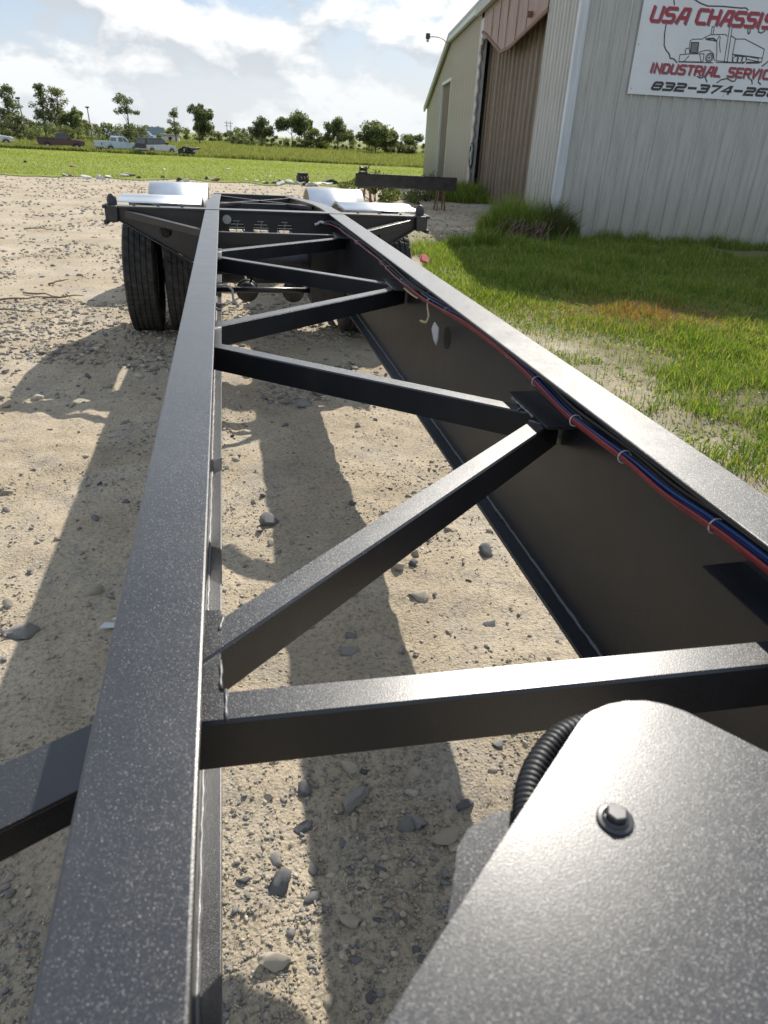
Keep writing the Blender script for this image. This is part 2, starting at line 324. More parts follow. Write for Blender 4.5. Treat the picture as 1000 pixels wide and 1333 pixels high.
for side,(x0,x1) in (('l',(-.158,-.051)),('r',(.812,.937))):
    xc=(x0+x1)/2; b=bmesh.new(); rings=[]
    for y in YS2:
        zt=ztop(y)-.011; zb=zbot(y)+.011
        rings.append([b.verts.new(q) for q in ((xc-.0045,y,zt),(xc+.0045,y,zt),(xc+.0045,y,zb),(xc-.0045,y,zb))])
    for i in range(len(rings)-1):
        for k in range(4): b.faces.new((rings[i][k],rings[i][(k+1)%4],rings[i+1][(k+1)%4],rings[i+1][k]))
    b.faces.new(rings[0]); b.faces.new(rings[-1][::-1]); w=B(); w.bm.free(); w.bm=b
    rail=w.out('main_rail',MP,CH); RAIL[side]=rail
    sweep(x0,x1,ztop,.0115,.0035,YS).out('top_flange',MP,rail)
    bx0,bx1=(x0-.0,x1-.011) if side=='l' else (x0+.006,x1)
    sweep(bx0,bx1,lambda y:zbot(y)+.0115,.0115,.003,YS2).out('bottom_flange',MP,rail)
    ins=1 if side=='l' else -1
    ya=np.arange(-.6,6.1,.02); bb=[Vector((xc+ins*.0065,y,zbot(y)+.014)) for y in ya]
    B().tube([q+Vector((random.uniform(-1,1),0,random.uniform(-1,1)))*.0012 for q in bb],[.0058+random.uniform(-.0012,.0012) for _ in bb],6).out('weld_bead',MWELD,rail,True)
XL,XR=-.1045,.8745; ZT=HC-.642   # top of the cross bracing
WB,HB=.056,.078
def brace(name,a,b,w=WB,h=HB,parent=CH,zt=ZT,end=True):
    """open channel brace: top flange, front web, small lip"""
    a=Vector((a[0],a[1],zt)); b=Vector((b[0],b[1],zt)); d=(b-a).normalized(); nrm=Vector((-d.y,d.x,0))
    if nrm.y<0: nrm=-nrm
    L=(b-a).length; m=Matrix((nrm,d,Vector((0,0,1)))).transposed().to_4x4(); m.translation=a
    prof=[(-w/2,-h),(-w/2,-.004),(-w/2+.004,0),(w/2-.004,0),(w/2,-.004),(w/2,-.012),(-w/2+.006,-.012),(-w/2+.006,-h+.006),(w/2,-h+.006),(w/2,-h)]
    w_=B(); v0=[w_.bm.verts.new(m@Vector((q[0],0,q[1]))) for q in prof]; v1=[w_.bm.verts.new(m@Vector((q[0],L,q[1]))) for q in prof]
    n=len(prof); w_.bm.faces.new(v0[::-1]); w_.bm.faces.new(v1)
    for i in range(n): w_.bm.faces.new((v0[i],v0[(i+1)%n],v1[(i+1)%n],v1[i]))
    o=w_.out(name,MP,parent)
    return o,d,nrm
def weld_end(o,p,d,nrm,s):
    """bead across the end of a brace where it lands on the gusset"""
    p=Vector((p[0],p[1],ZT+.001)); wobble_bead('weld_bead',p-nrm*WB*.5,p+nrm*WB*.5,.0026,o)
def gusset(x0,x1,y0,y1,inner):
    c=.03
    if inner>0: poly=[(x0,y0),(x1,y0+.004),(x1,y1-.004),(x0,y1)]
    else: poly=[(x0,y0+.004),(x1,y0),(x1,y1),(x0,y1-.004)]
    z0,z1=(ZT-.0118,ZT-.0035) if inner>0 else (ZT+.0022,ZT+.0105)
    return B().prism(poly,2,z0,z1,.0012).out('gusset_plate',MP,CH)
GL,GR=-.037,.787
for y0,y1 in ((.682,.925),(2.46,2.86),(4.42,4.86)): gusset(XL+.005,GL,y0,y1,1)
for y0,y1 in ((.45,.93),(1.60,1.90),(3.47,3.78),(5.44,5.76)): gusset(GR,XR-.005,y0,y1,-1)
o,d,nr=brace('cross_member',(XL+.006,.705),(XR-.006,.702)); weld_end(o,(-.03,.705),d,nr,1)
DI=[((XL+.01,.80),(XR-.03,1.715)),((XL+.01,2.51),(XR-.03,1.735)),((XL+.01,2.74),(XR-.03,3.60)),((XL+.01,4.52),(XR-.03,3.66)),((XL+.01,4.70),(XR-.03,5.56))]
for a,b in DI:
    a=Vector((*a,0)); b=Vector((*b,0)); d=(b-a).normalized()
    pa=a+d*((XL+.008-a.x)/d.x); pb=a+d*((.845-a.x)/d.x)
    o,d,nr=brace('diagonal_brace',pa,pb,zt=ZT-(.0012 if d.y<0 else 0)); weld_end(o,a+d*((.785-a.x)/d.x),d,nr,1)
o,d,nr=brace('cross_member',(XL+.006,5.70),(XR-.006,5.70)); weld_end(o,(-.03,5.70),d,nr,1)
o,d,nr=brace('cross_member',(XL+.006,-.35),(XR-.006,-.35))
wobble_bead('weld_bead',(GL,.74,ZT-.004),(GL,.80,ZT-.004),.0032,CH); wobble_bead('weld_bead',(GL-.002,.862,ZT-.001),(GL+.004,.90,ZT-.001),.0034,CH)
# small coupling lugs standing on the gussets
for (x,y) in ((.79,1.80),(.785,3.63),(.785,5.60)):
    wobble_bead('weld_bead',(GR-.001,y-.10,ZT+.003),(GR-.001,y+.06,ZT+.003),.0042,CH)
# outrigger on the near left
w=B(); P0=Vector((-.158,.735,1.0)); P1=Vector((-.78,.38,1.0)); w.bar(P0+Vector((.05,.028,0)),P1,.098,.006,.0015); OUT=w.out('outrigger_arm',MP,CH)
w=B(); w.bar(P0+Vector((.05,-.01,-.03)),P1+Vector((0,-.038,-.03)),.006,.06,.001); w.out('outrigger_web',MP,OUT)
# ---- bolster with twist locks
YB=6.2; BX0,BX1=-.855,1.585
w=B(); N=24
def bolster_web():
    w=B(); top=ZR-.012
    out=[(BX0+.03,top),(BX0+.03,1.075),(-.45,.88),(XL-.02,.70),(XR+.02,.70),(1.18,.88),(BX1-.03,1.075),(BX1-.03,top)]
    holes=[(.055+.0,1.02,.06),(.215,1.02,.06),(.375,1.02,.06)]
    y0,y1=YB-.004,YB+.004
    v=[w.bm.verts.new((x,y0,z)) for x,z in out]; es=[w.bm.edges.new((v[i],v[(i+1)%len(v)])) for i in range(len(v))]
    for cx,cz,r in [(.08,1.035,.062),(.27,1.035,.062),(.46,1.035,.062),(-.47,1.0,.05),(1.2,1.0,.05)]:
        h=[w.bm.verts.new((cx+r*math.cos(2*math.pi*k/20),y0,cz+r*math.sin(2*math.pi*k/20))) for k in range(20)]
        es+=[w.bm.edges.new((h[k],h[(k+1)%20])) for k in range(20)]
    bmesh.ops.triangle_fill(w.bm,use_beauty=True,use_dissolve=False,edges=es)
    r=bmesh.ops.extrude_face_region(w.bm,geom=w.bm.faces[:]); bmesh.ops.translate(w.bm,verts=[g for g in r['geom'] if isinstance(g,bmesh.types.BMVert)],vec=(0,y1-y0,0))
    return w
BO=bolster_web().out('bolster',MP,CH)
B().box(BX0+.02,BX1-.02,YB-.045,YB+.085,ZR-.012,ZR+.004,.003).out('top_flange',MP,BO)
w=B(); w.bar((BX0+.05,YB-.02,1.07),(XL-.05,YB-.02,.695),.05,.01,.001,up=(0,0,1)); w.bar((BX1-.05,YB-.02,1.07),(XR+.05,YB-.02,.695),.05,.01,.001); w.bar((XL,YB-.02,.695),(XR,YB-.02,.695),.05,.01); w.out('lower_flange',MP,BO)
for x in (BX0+.16,BX0+.34,BX0+.52,BX1-.52,BX1-.34,BX1-.16): B().lathe([(.0,.0001),(.0,.011),(.009,.011),(.010,.0001)],2,10,(x,YB+.045,ZR+.004),False).out('bolt',MZINC,BO)
B().lathe([(0,.0001),(0,.032),(-.008,.034),(-.010,.0001)],1,20,(.005,YB-.006,1.10)).out('plug',MRIM,BO,False)
for cx in (.08,.27,.46):
    w=B()
    for k in range(-2,3): w.bar((cx-.07,YB+.06,1.035+k*.024),(cx+.07,YB+.06,1.035+k*.024),.004,.004)
    w.bar((cx-.01,YB+.058,.97),(cx+.015,YB+.058,1.10),.006,.006); w.out('marker_lamp_guard',MRIM,BO)
for sx,x in ((-1,BX0),(1,BX1)):
    w=B(); w.box(x-.045,x+.045,YB-.075,YB+.095,1.06,ZR+.006,.006); LK=w.out('twist_lock',MGREASE,CH)
    w=B(); w.lathe([(0,.036),(.03,.038),(.055,.034),(.075,.022),(.082,.0001)],2,16,(x+sx*-.005,YB+.01,ZR+.006)); w.out('lock_head',MGREASE,LK)
    w=B(); w.box(x+sx*.046-.012,x+sx*.046+.012,YB-.09,YB+.1,ZR-.012,ZR+.012,.003); w.box(x+sx*.046-.012,x+sx*.046+.016,YB-.085,YB+.07,1.045,1.075,.003); w.out('guide_lip',MGREASE,LK)
# struts from the bolster ends forward to the rails
for a,b in (((BX0+.11,YB-.05),(-.135,5.78)),((BX1-.11,YB-.05),(.915,5.78))):
    B().bar((a[0],a[1],1.12),(b[0],b[1],1.03),.055,.05,.003).out('outrigger_strut',MP,CH)
# ---- rear cross bars and light rods
def bar_part(name,a,b,w,h,mat=MP,parent=CH,bev=.002): return B().bar(a,b,w,h,bev).out(name,mat,parent)
bar_part('rear_crossbar',(XL-.05,10.86,.915),(XR+.06,10.86,.915),.08,.12)
bar_part('cross_member',(XL,8.2,1.03),(XR,8.2,1.03),.05,.08)
bar_part('tie_rod',(XL+.03,10.3,.97),(XR-.03,7.6,1.09),.03,.03); bar_part('tie_rod',(XL+.03,7.6,1.09),(XR-.03,10.3,.97),.03,.03)
bar_part('cross_member',(XL,6.95,1.0),(XR,6.95,1.0),.06,.10)
# ---- wheels, axles, brakes
def make_wheel(x0,x1,cy):
    cx=(x0+x1)/2; hw=(x1-x0)/2; R=.505
    prof=[]; 
    side=[(-hw*.62,.30),(-hw*.80,.33),(-hw*.99,.38),(-hw,.42),(-hw*.96,.46),(-hw*.90,.486),(-hw*.84,.498)]
    tread=[]; nr=5; wt=hw*1.66; g=.009
    for k in range(nr):
        a=-wt/2+k*wt/nr; b=a+wt/nr
        tread+=[(a+(g/2 if k else 0),R-.0),(b-(g/2 if k<nr-1 else 0),R-.0)]
        if k<nr-1: tread+=[(b-g/2+.001,R-.014),(b+g/2-.001,R-.014)]
    prof=side+tread+[(-t,r) for t,r in side[::-1]]
    ntread=len(side)
    def mod(j,i):
        if ntread<=i<ntread+len(tread) and prof[i][1]>R-.001 and (j%4)==((i//4)%2)*2: return -.006
        return 0
    w=B(); w.lathe(prof,0,128,(0,0,0),False,True,mod)
    return w
def wheel(x0,x1,cy,outer):
    cx=(x0+x1)/2; hw=(x1-x0)/2
    rimp=[(-hw*.66,.298),(-hw*.62,.285),(-hw*.3,.262),(hw*.3,.262),(hw*.62,.285),(hw*.66,.298),(hw*.6,.30),(hw*.28,.275),(-hw*.28,.275),(-hw*.6,.30)]
    RW=B().lathe(rimp,0,40,(0,0,0),True,True); s=outer
    # disc with hub
    RW.lathe([(s*hw*.05,.264),(s*hw*.35,.20),(s*hw*.30,.14),(s*hw*.55,.11),(s*hw*.9,.095),(s*hw*.92,.0001)],0,40,(0,0,0))
    wo=RW.out('wheel',MRIM,CH,loc=(cx,cy,.503))
    t=make_wheel(x0,x1,cy).out('tyre',MRUB,wo)
    return wo
for cy in (7.18,9.6):
    wheel(-.905,-.625,cy,-1); wheel(-.555,-.275,cy,1); wheel(1.055,1.335,cy,-1); wheel(1.405,1.685,cy,1)
    B().tube([(-.62,cy,.5),(1.4,cy,.5)],.062,16).out('axle',MGREASE,CH)
    for x in (XL,XR):
        w=B(); w.bar((x,cy-.55,.56),(x,cy+.55,.56),.075,.035,.003); w.bar((x,cy-.3,.585),(x,cy+.3,.585),.075,.02,.002); w.bar((x,cy-.42,.535),(x,cy+.42,.535),.075,.02,.002); w.out('leaf_spring',MGREASE,CH)
    for x in (.147,.542):
        w=B(); w.lathe([(-.09,.0001),(-.09,.06),(-.07,.082),(-.012,.086),(-.010,.095),(.010,.095),(.012,.086),(.06,.084),(.09,.06),(.095,.0001)],1,24,(x,cy-.78,.515)); BC=w.out('brake_chamber',MGREASE,CH)
        B().tube([(x,cy-.69,.515),(x,cy-.06,.52)],.014,8).out('push_rod',MZINC,BC)
        B().tube([(x+.03,cy-.80,.59),(x+.06,cy-.85,.68),(x+.02,cy-.9,.78),(x-.05,cy-1.1,.80)],.009,6).out('air_hose',MBLK,BC)
for x in (XL,XR):
    for y in (6.55,8.3,9.0,10.3): B().box(x-.05,x+.05,y-.05,y+.05,.52,zbot(y)+.02,.004).out('spring_hanger',MP,CH)
B().tube([(-.10,5.25,.735),(.58,5.25,.735)],.019,12).out('air_pipe',MP,CH)
B().box(.56,.80,5.1,5.4,.66,.80,.01).out('valve_box',MGREASE,CH)
B().lathe([(-.26,.0001),(-.25,.06),(-.22,.085),(.22,.085),(.25,.06),(.26,.0001)],0,24,(.4,6.05,.80)).out('air_tank',MGREASE,CH)
pts=[(-.09,4.72,.85),(-.02,4.72,.86),(.015,4.72,.83),(.02,4.71,.77),(.05,4.70,.73)]
B().tube(pts,.008,8).out('air_hose',MTIE,CH,True)
# ---- stainless fenders over the wheels: half barrels with a rolled edge
def fender_profile(kind):
    if kind=='front': # level over the bolster side, then rolled down behind the tyre
        P=[(6.42,1.182),(6.52,1.187),(6.65,1.192)]
        P+=[(6.95+.86*math.sin(R_(t)),.345+.86*math.cos(R_(t))) for t in range(-10,76,5)]
    else: P=[(9.6+.66*math.cos(R_(t)),.50+.66*math.sin(R_(t))) for t in range(160,19,-5)]
    return P
for kind,cy in (('front',7.1),('rear',9.6)):
    for x0,x1 in ((-.86,-.195),(.985,1.65)):
        P=fender_profile(kind); w=B(); rings=[]
        for k,(y,z) in enumerate(P):
            q0,q1=P[max(k-1,0)],P[min(k+1,len(P)-1)]; d=Vector((0,q1[0]-q0[0],q1[1]-q0[1])).normalized(); nn=Vector((0,d.z,-d.y)); c_=Vector((0,y,z))
            q=[(x0,.02),(x0,0),(x1,0),(x1,.02),(x1-.003,.02),(x1-.003,.003),(x0+.003,.003),(x0+.003,.02)]
            rings.append([w.bm.verts.new(c_+nn*t+Vector((x,0,0))) for x,t in q])
        for k in range(len(P)-1):
            for j in range(8): w.bm.faces.new((rings[k][j],rings[k][(j+1)%8],rings[k+1][(j+1)%8],rings[k+1][j]))
        w.bm.faces.new(rings[0]); w.bm.faces.new(rings[-1][::-1]); FE=w.out('fender',MFEN,CH)
        for p_ in FE.data.polygons: p_.use_smooth=abs(p_.normal.x)<.5
        xi=XL-.05 if x0<0 else XR+.06; xe=x0+.1 if x0<0 else x1-.1
        B().tube([(xi,cy,.98),(xe,cy,1.13)],.014,8).out('fender_bracket',MGREASE,FE)
# ---- foreground cover plate, its bolt, the lower plate and the corrugated hose
ZP=1.245
poly=[(.0,.158),(.068,.223),(.180,.330),(.293,.437),(.300,.4435),(.311,.4495),(.330,.4545),(.350,.4565),(.370,.4550),(.386,.4475),(.400,.4345),(.446,.374),(.66,.09),(.655,-.02),(.56,-.10),(.14,-.12),(.02,-.02),(-.02,.08),(-.018,.13)]
PL=B().prism(poly,2,ZP-.006,ZP,.0012).out('cover_plate',MP,CH)
w=B(); w.lathe([(0,.0001),(0,.0145),(.0018,.0145),(.0022,.0135),(.0022,.0001)],2,28,(.274,.333,ZP)); BT=w.out('washer',MZINC,PL)
w=B(); w.lathe([(.0022,.0088),(.0085,.0088),(.0098,.0072),(.0098,.0001)],2,6,(.274,.333,ZP),False); w.lathe([(.002,.0105),(.0036,.0105),(.0042,.0088)],2,24,(.274,.333,ZP)); w.out('bolt_head',MZINC,BT)
# bracket under the plate
w=B(); w.prism([(.60,ZP-.006),(.60,.95),(.30,.95),(.10,1.05),(.06,ZP-.006)],1,-.055,-.047); w.out('bracket_web',MP,PL)
w=B(); w.bar((.33,-.05,1.0),(.874,-.05,1.0),.09,.09,.004); w.out('bracket_arm',MP,PL)
poly=[(.137,.315),(.148,.332),(.163,.372),(.178,.388),(.203,.3985),(.26,.3985),(.40,.34),(.40,.18),(.21,.25)]
LP=B().prism(poly,2,1.179,1.185,.0012).out('lower_plate',MP,CH)
for v_ in LP.data.vertices: v_.co.z+=.10*(v_.co.y-.36)
w=B(); w.box(.25,.36,.14,.27,1.185,ZP-.006,.004); w.out('spacer_block',MP,LP)
def smooth_path(P,n=12):
    P=[Vector(p) for p in P]; out=[]
    for i in range(len(P)-1):
        p0,p1,p2,p3=P[max(i-1,0)],P[i],P[i+1],P[min(i+2,len(P)-1)]
        for k in range(n):
            t=k/n; out.append(.5*((2*p1)+(-p0+p2)*t+(2*p0-5*p1+4*p2-p3)*t*t+(-p0+3*p1-3*p2+p3)*t**3))
    return out+[P[-1]]
pts=smooth_path([(.42,.33,1.205),(.385,.43,1.206),(.335,.462,1.207),(.300,.462,1.205),(.272,.445,1.202),(.248,.420,1.199),(.232,.392,1.196),(.224,.36,1.194),(.23,.30,1.19),(.24,.2,1.19)],22)
rr=[.0118+(.0016 if i%4<2 else 0) for i in range(len(pts))]
B().tube(pts,rr,16).out('corrugated_hose',MBLK,CH)
# ---- wiring along the right rail
WP=[(.83,-.6,1.128),(.83,.2,1.13),(.83,.83,1.13),(.83,.986,1.125),(.83,1.123,1.116),(.83,1.277,1.119),(.83,1.439,1.114),(.83,1.589,1.112),(.83,1.733,1.125),(.832,1.923,1.14),(.832,2.202,1.147),(.832,2.544,1.141),(.83,2.981,1.115),(.83,3.333,1.105),(.83,3.674,1.107),(.83,4.197,1.115),(.83,4.864,1.116),(.83,5.553,1.121),(.81,5.95,1.115),(.775,6.15,1.10)]
base=smooth_path(WP,7)
HAR=None
def strand(name,mat,off,r,i0=0,i1=None,seed=0,amp=.003,parent=None):
    random.seed(seed); ph=[random.random()*6 for _ in range(4)]; pts=[]
    for i,p in enumerate(base[i0:i1]):
        y=p.y; pts.append(p+Vector((off[0]+amp*math.sin(y*3.1+ph[0])+amp*.5*math.sin(y*7+ph[1]),0,off[1]+amp*math.sin(y*2.3+ph[2])+amp*.5*math.sin(y*8.3+ph[3]))))
    return B().tube(pts,r,8).out(name,mat,parent,True)
HAR=strand('wiring_loom',MBLK,(.016,.014),.0075,0,None,1,.002,CH)
nB=len(base)
strand('blue_air_line',MBLUE,(.002,.006),.0046,0,int(nB*.66),2,.002,HAR); strand('blue_air_line',MBLUE,(.009,.001),.0042,0,int(nB*.60),3,.002,HAR)
for k,(ox,oz) in enumerate([(-.009,-.004),(-.003,-.011),(-.014,.004),(.004,-.015)]): strand('red_wire',MRED,(ox*.8,oz*.8),.0034,0,int(nB*(.69 if k<3 else .5)),10+k,.0018,HAR)
for k,(ox,oz) in enumerate([(-.006,0),(.002,-.008),(.004,.006)]): strand('pink_wire',(MPINK,MRED,MBLK)[k],(ox,oz),.0032,int(nB*.6),None,20+k,.005,HAR)
strand('tan_wire',MYEL,(-.008,-.006),.004,int(nB*.655),int(nB*.70),31,.01,HAR)
def tie(i,r=.019):
    p=base[i]; t=(base[min(i+1,nB-1)]-base[i-1]).normalized(); x=Vector((0,0,1)).cross(t).normalized(); z=t.cross(x)
    pts=[p+(x*math.cos(a)*r*1.05+z*math.sin(a)*r) for a in [2*math.pi*k/18 for k in range(18)]]+[p+x*r*1.05]
    w=B(); w.tube(pts,.0016,6); q=p+(-x*.7+z*.75)*r; w.tube([q,q+Vector((.018,-.002,.012))],.0025,5); w.out('cable_tie',MTIE,HAR)
for i in (20,36,47,59,66,80,84,95,101,103,112,119,130): 
    if i<nB: tie(i,.0145 if i<62 else .011)
w=B(); q=smooth_path([(.83,3.02,1.115),(.822,2.98,1.09),(.815,2.93,1.065),(.806,2.92,1.045),(.80,2.925,1.04),(.785,2.95,1.04)],6); w.tube(q,.0055,8); w.out('loose_cable_end',MYEL,HAR,True)
w=B(); w.prism([(2.80,1.045),(2.865,1.055),(2.90,1.02),(2.86,.985),(2.815,.972),(2.80,1.0)],0,.822,.826); w.out('paper_tag',MTIE,HAR)
w=B(); w.tube([(.868,2.82,1.0),(.878,2.82,1.0)],.045,18); w.out('grommet',MBLK,RAIL['r'])
w=B(); w.tube(smooth_path([(.775,6.15,1.10),(.745,6.17,1.105),(.72,6.16,1.09),(.70,6.15,1.085)],5),.011,8); w.out('plug_connector',MTIE,HAR,True)
for y in (1.25,1.44,2.35,3.1): 
    w=B(); w.tube([(.865,y,1.135),(.85,y,1.135)],.006,8); w.out('tie_anchor',MTIE,RAIL['r'])
random.seed(5)
# ---------------------------------------------------------------- metal building
TH=R_(9); BC0=Vector((7.0,15.75,0)); 
def siding(name,col,dirt,rust=0):
    m,nt,p=newmat(name)
    st=ramp(nt,tex(nt,2.2,7,.65,vscale=(6,6,.35)),[(.3,(.72,.72,.72)),(.6,(1,1,1))])
    c=mixc(nt,1.0,mixc(nt,tex(nt,.9,6,.6),tuple(x*.9 for x in col),col),st,'MULTIPLY')
    tc=nt.nodes.new('ShaderNodeTexCoord'); sp=nt.nodes.new('ShaderNodeSeparateXYZ'); nt.links.new(tc.outputs['Object'],sp.inputs[0])
    ad=nt.nodes.new('ShaderNodeMath'); ad.operation='MULTIPLY_ADD'; nt.links.new(tex(nt,2.5,7,.7,vscale=(3,3,.6)),ad.inputs[0]); ad.inputs[1].default_value=-2.2; nt.links.new(sp.outputs[2],ad.inputs[2])
    mr=node(nt,'ShaderNodeMapRange'); mr.inputs['From Min'].default_value=-1.0; mr.inputs['From Max'].default_value=.4; mr.inputs['To Min'].default_value=.75; mr.inputs['To Max'].default_value=0; nt.links.new(ad.outputs[0],mr.inputs['Value'])
    c=mixc(nt,mr.outputs[0],c,dirt)
    if rust: c=mixc(nt,ramp(nt,tex(nt,1.6,8,.75,vscale=(3,3,.5)),[(.52,(0,0,0)),(.72,(rust,)*3)]),c,(.20,.10,.05))
    nt.links.new(c,p.inputs['Base Color']); p.inputs['Roughness'].default_value=.5; bump(nt,p,tex(nt,3,4),.15,.02); return m
MSIDE=siding('cream_metal_siding',(.46,.435,.355),(.24,.22,.16)); MSIDE2=siding('pale_metal_siding',(.475,.485,.46),(.27,.26,.21))
MDOOR=siding('brown_weathered_sheet',(.245,.195,.145),(.14,.105,.075),.7); MTRIM=siding('pale_blue_grey_trim',(.60,.64,.68),(.38,.37,.33)); MFAS=siding('grey_fascia',(.42,.42,.40),(.3,.28,.25))
MHEAD=siding('faded_pink_sheet',(.27,.155,.115),(.2,.12,.09),.8); MDARK=simple('dark_interior',(.03,.028,.026),.8); MRUST=simple('rusty_steel',(.16,.09,.055),.7,0,.5,14,.3,60)
MSCR=simple('screw_heads',(.30,.29,.27),.5)
BD=thing('metal_building','cream ribbed metal workshop building with open doorway and hanging torn header','building',BC0,-TH)
# local frame: +x along the sign wall, +y along the doorway wall
def rib_panel(name,w,h0,h1,mat,parent,mtx,pitch=.305,depth=.034,z0=.02,h_of=None):
    """ribbed sheet, w wide, real folds; top follows h_of(u)"""
    prof=[]; u=0
    xs=[0]
    n=max(1,round(w/pitch)); p=w/n
    for k in range(n):
        a=k*p; prof+=[(a,0),(a+p*.36,0),(a+p*.40,.005),(a+p*.46,.005),(a+p*.50,0),(a+p*.78,0),(a+p*.84,depth),(a+p*.95,depth)]
    prof+=[(w,0)]; bm=bmesh.new(); lo=[];hi=[];lo2=[];hi2=[]
    for u,d in prof:
        zt=h_of(u) if h_of else h1
        lo.append(bm.verts.new((u,-d,z0))); hi.append(bm.verts.new((u,-d,zt)))
    for i in range(len(prof)-1): bm.faces.new((lo[i],lo[i+1],hi[i+1],hi[i]))
    r=bmesh.ops.extrude_face_region(bm,geom=bm.faces[:]); bmesh.ops.translate(bm,verts=[g for g in r['geom'] if isinstance(g,bmesh.types.BMVert)],vec=(0,.012,0))
    q=B(); q.bm.free(); q.bm=bm; o=q.out(name,mat,parent); o.matrix_local=mtx; return o
# sign wall
PW=.915; first=None
for k in range(22):
    mtx=Matrix.Translation((.09+k*PW,0,0))
    x0=.09+k*PW; rib_panel('wall_panel',PW-.004,6,6.0,MSIDE2,BD,mtx,h_of=lambda u,x0=x0:6.0+.24*min(x0+u,20.2-x0-u))
    if k<6:
        w=B()
        for z in (.25,1.55,2.55,3.9,5.2):
            for u in (.10,.28,.405,.585,.71,.89): w.lathe([(0,.009),(-.006,.007),(-.007,.0001)],1,6,(u+random.uniform(-.01,.01),-.0005,z+random.uniform(-.01,.01)),False)
        sc=w.out('screws',MSCR,BD); sc.matrix_local=mtx; sc['kind']='stuff'
B().box(-.05,.13,-.045,-.030,.02,6.03,.004).out('corner_trim',MTRIM,BD); B().box(-.05,-.035,-.030,.12,.02,6.03,.003).out('corner_trim',MTRIM,BD)
# doorway wall: wall faces -x, u runs along +y
def gmtx(y,x=0): 
    m=Matrix(((0,-1,0),(1,0,0),(0,0,1))).to_4x4(); m=Matrix(((0,1,0),(1,0,0),(0,0,1))).to_4x4(); m.translation=(x,y,0); return m
ztopg=lambda y: float(np.interp(y,[0,21,30.8],[6.0,6.0,3.6]))
OP0,OP1=2.75,12.2
def gpanel(y0,y1,mat,z0=.02,zt=None,x=0):
    # mirror the sheet so that its ribs stand out of the wall on the -x side
    m=Matrix(((0,1,0),(1,0,0),(0,0,1))).to_4x4(); m.translation=(x,y0,0)
    return rib_panel('wall_panel',y1-y0-.004,0,0,mat,BD,m,z0=z0,h_of=(zt or (lambda u:ztopg(y0+u))))
for a,b in ((.12,.95),(.95,1.85),(1.85,OP0)): gpanel(a,b,MSIDE2)
for a in np.arange(OP0,OP1-.1,.9450): gpanel(a,a+.945,MSIDE,4.95)
D0,D1=20.2,23.6
ys=list(np.arange(OP1+.75,D0,.9))+[D0]
for a,b in zip(ys[:-1],ys[1:]): gpanel(a,b,MSIDE)
for a in np.linspace(D0,D1,5)[:-1]: gpanel(a,a+(D1-D0)/4,MSIDE,4.35)
for a in np.linspace(D1,30.8,9)[:-1]: gpanel(a,a+(30.8-D1)/8,MSIDE)
# jamb column, header beam, frame of the small door
B().box(-.04,.14,OP1,OP1+.34,.0,5.6,.004).out('jamb_column',MTRIM,BD); B().box(-.02,.12,OP1+.36,OP1+.74,.0,5.6,.004).out('jamb_column',MFAS,BD)
B().box(-.02,.10,OP0-.06,OP0+.04,0,5.6,.004).out('jamb_trim',MFAS,BD)
for y in (D0-.08,D1-.02): B().box(-.05,.06,y,y+.10,0,4.4,.003).out('door_frame',MTRIM,BD)
B().box(-.05,.06,D0,D1,4.28,4.40,.003).out('door_frame',MTRIM,BD)
# weathered sliding leaf inside the doorway: separate vertical sheets with batten ribs
DL=B().box(.36,.40,OP0-.3,OP1+.3,.03,4.9).out('sliding_door',MDOOR,BD)
yy=OP0-.25; k=0
while yy<OP1+.2:
    wd_=.62; o=B().prism([(.355,yy),(.355,yy+wd_-.1),(.30,yy+wd_-.08),(.30,yy+wd_-.02),(.355,yy+wd_)],2,.06,4.88).out('door_sheet',MDOOR,DL); yy+=wd_+.004; k+=1
D2=B().box(.10,.13,D0,D1,.02,4.3).out('side_door',MDOOR,BD)
for y in np.arange(D0+.02,D1-.3,.55): B().prism([(.098,y),(.098,y+.45),(.06,y+.47),(.06,y+.53),(.098,y+.545)],2,.05,4.27).out('door_sheet',MDOOR,D2)
# torn header sheet: lower edge sags and is uneven
HX,HZ=[2.7,6.9,8.3,11.4,12.2],[4.56,4.25,4.27,5.05,5.2]
def torn():
    w=B(); n=44; lo=[];hi=[]
    for i in range(n+1):
        t=i/n; y=OP0+.05+t*(OP1-OP0-.1); z=float(np.interp(y,HX,HZ))-.025*random.random()
        x=-.05; lo.append((x,y,z)); hi.append((-.03,y,5.62))
    md=[tuple((Vector(a)*.5+Vector(b)*.5)+Vector((-.012*math.sin(i*1.4),0,0))) for i,(a,b) in enumerate(zip(lo,hi))]
    for off in (0,.008):
        pass
    V=[[w.bm.verts.new(p) for p in row] for row in (lo,md,hi)]
    for r in range(2):
        for i in range(n): w.bm.faces.new((V[r][i],V[r][i+1],V[r+1][i+1],V[r+1][i]))
    r=bmesh.ops.extrude_face_region(w.bm,geom=w.bm.faces[:]); bmesh.ops.translate(w.bm,verts=[g for g in r['geom'] if isinstance(g,bmesh.types.BMVert)],vec=(.008,0,0)); return w
HD=torn().out('torn_header',MHEAD,BD)
for i in range(4): B().bar((-.055,HX[i],HZ[i]-.02),(-.055,HX[i+1],HZ[i+1]-.02),.05,.09,.004).out('edge_flashing',MRUST,HD)
for y in (5.0,6.3,7.7,9.0,10.3): B().box(-.064,-.045,y,y+.03,float(np.interp(y,HX,HZ)),5.6).out('sheet_seam',MHEAD,HD)
for y in (4.4,11.4): B().box(-.16,-.05,y,y+.16,4.62,4.74,.01).out('hanger_bracket',MRUST,HD)
w=B(); pts=[(-.05+.03*math.sin(i*1.9),OP1-.02-.10*abs(math.sin(i*.9))-.05*random.random(),5.0-i*.14) for i in range(34)]
w.tube(pts,[.03+.035*abs(math.sin(i*1.3)) for i in range(34)],6); w.out('torn_edge',MFAS,HD)
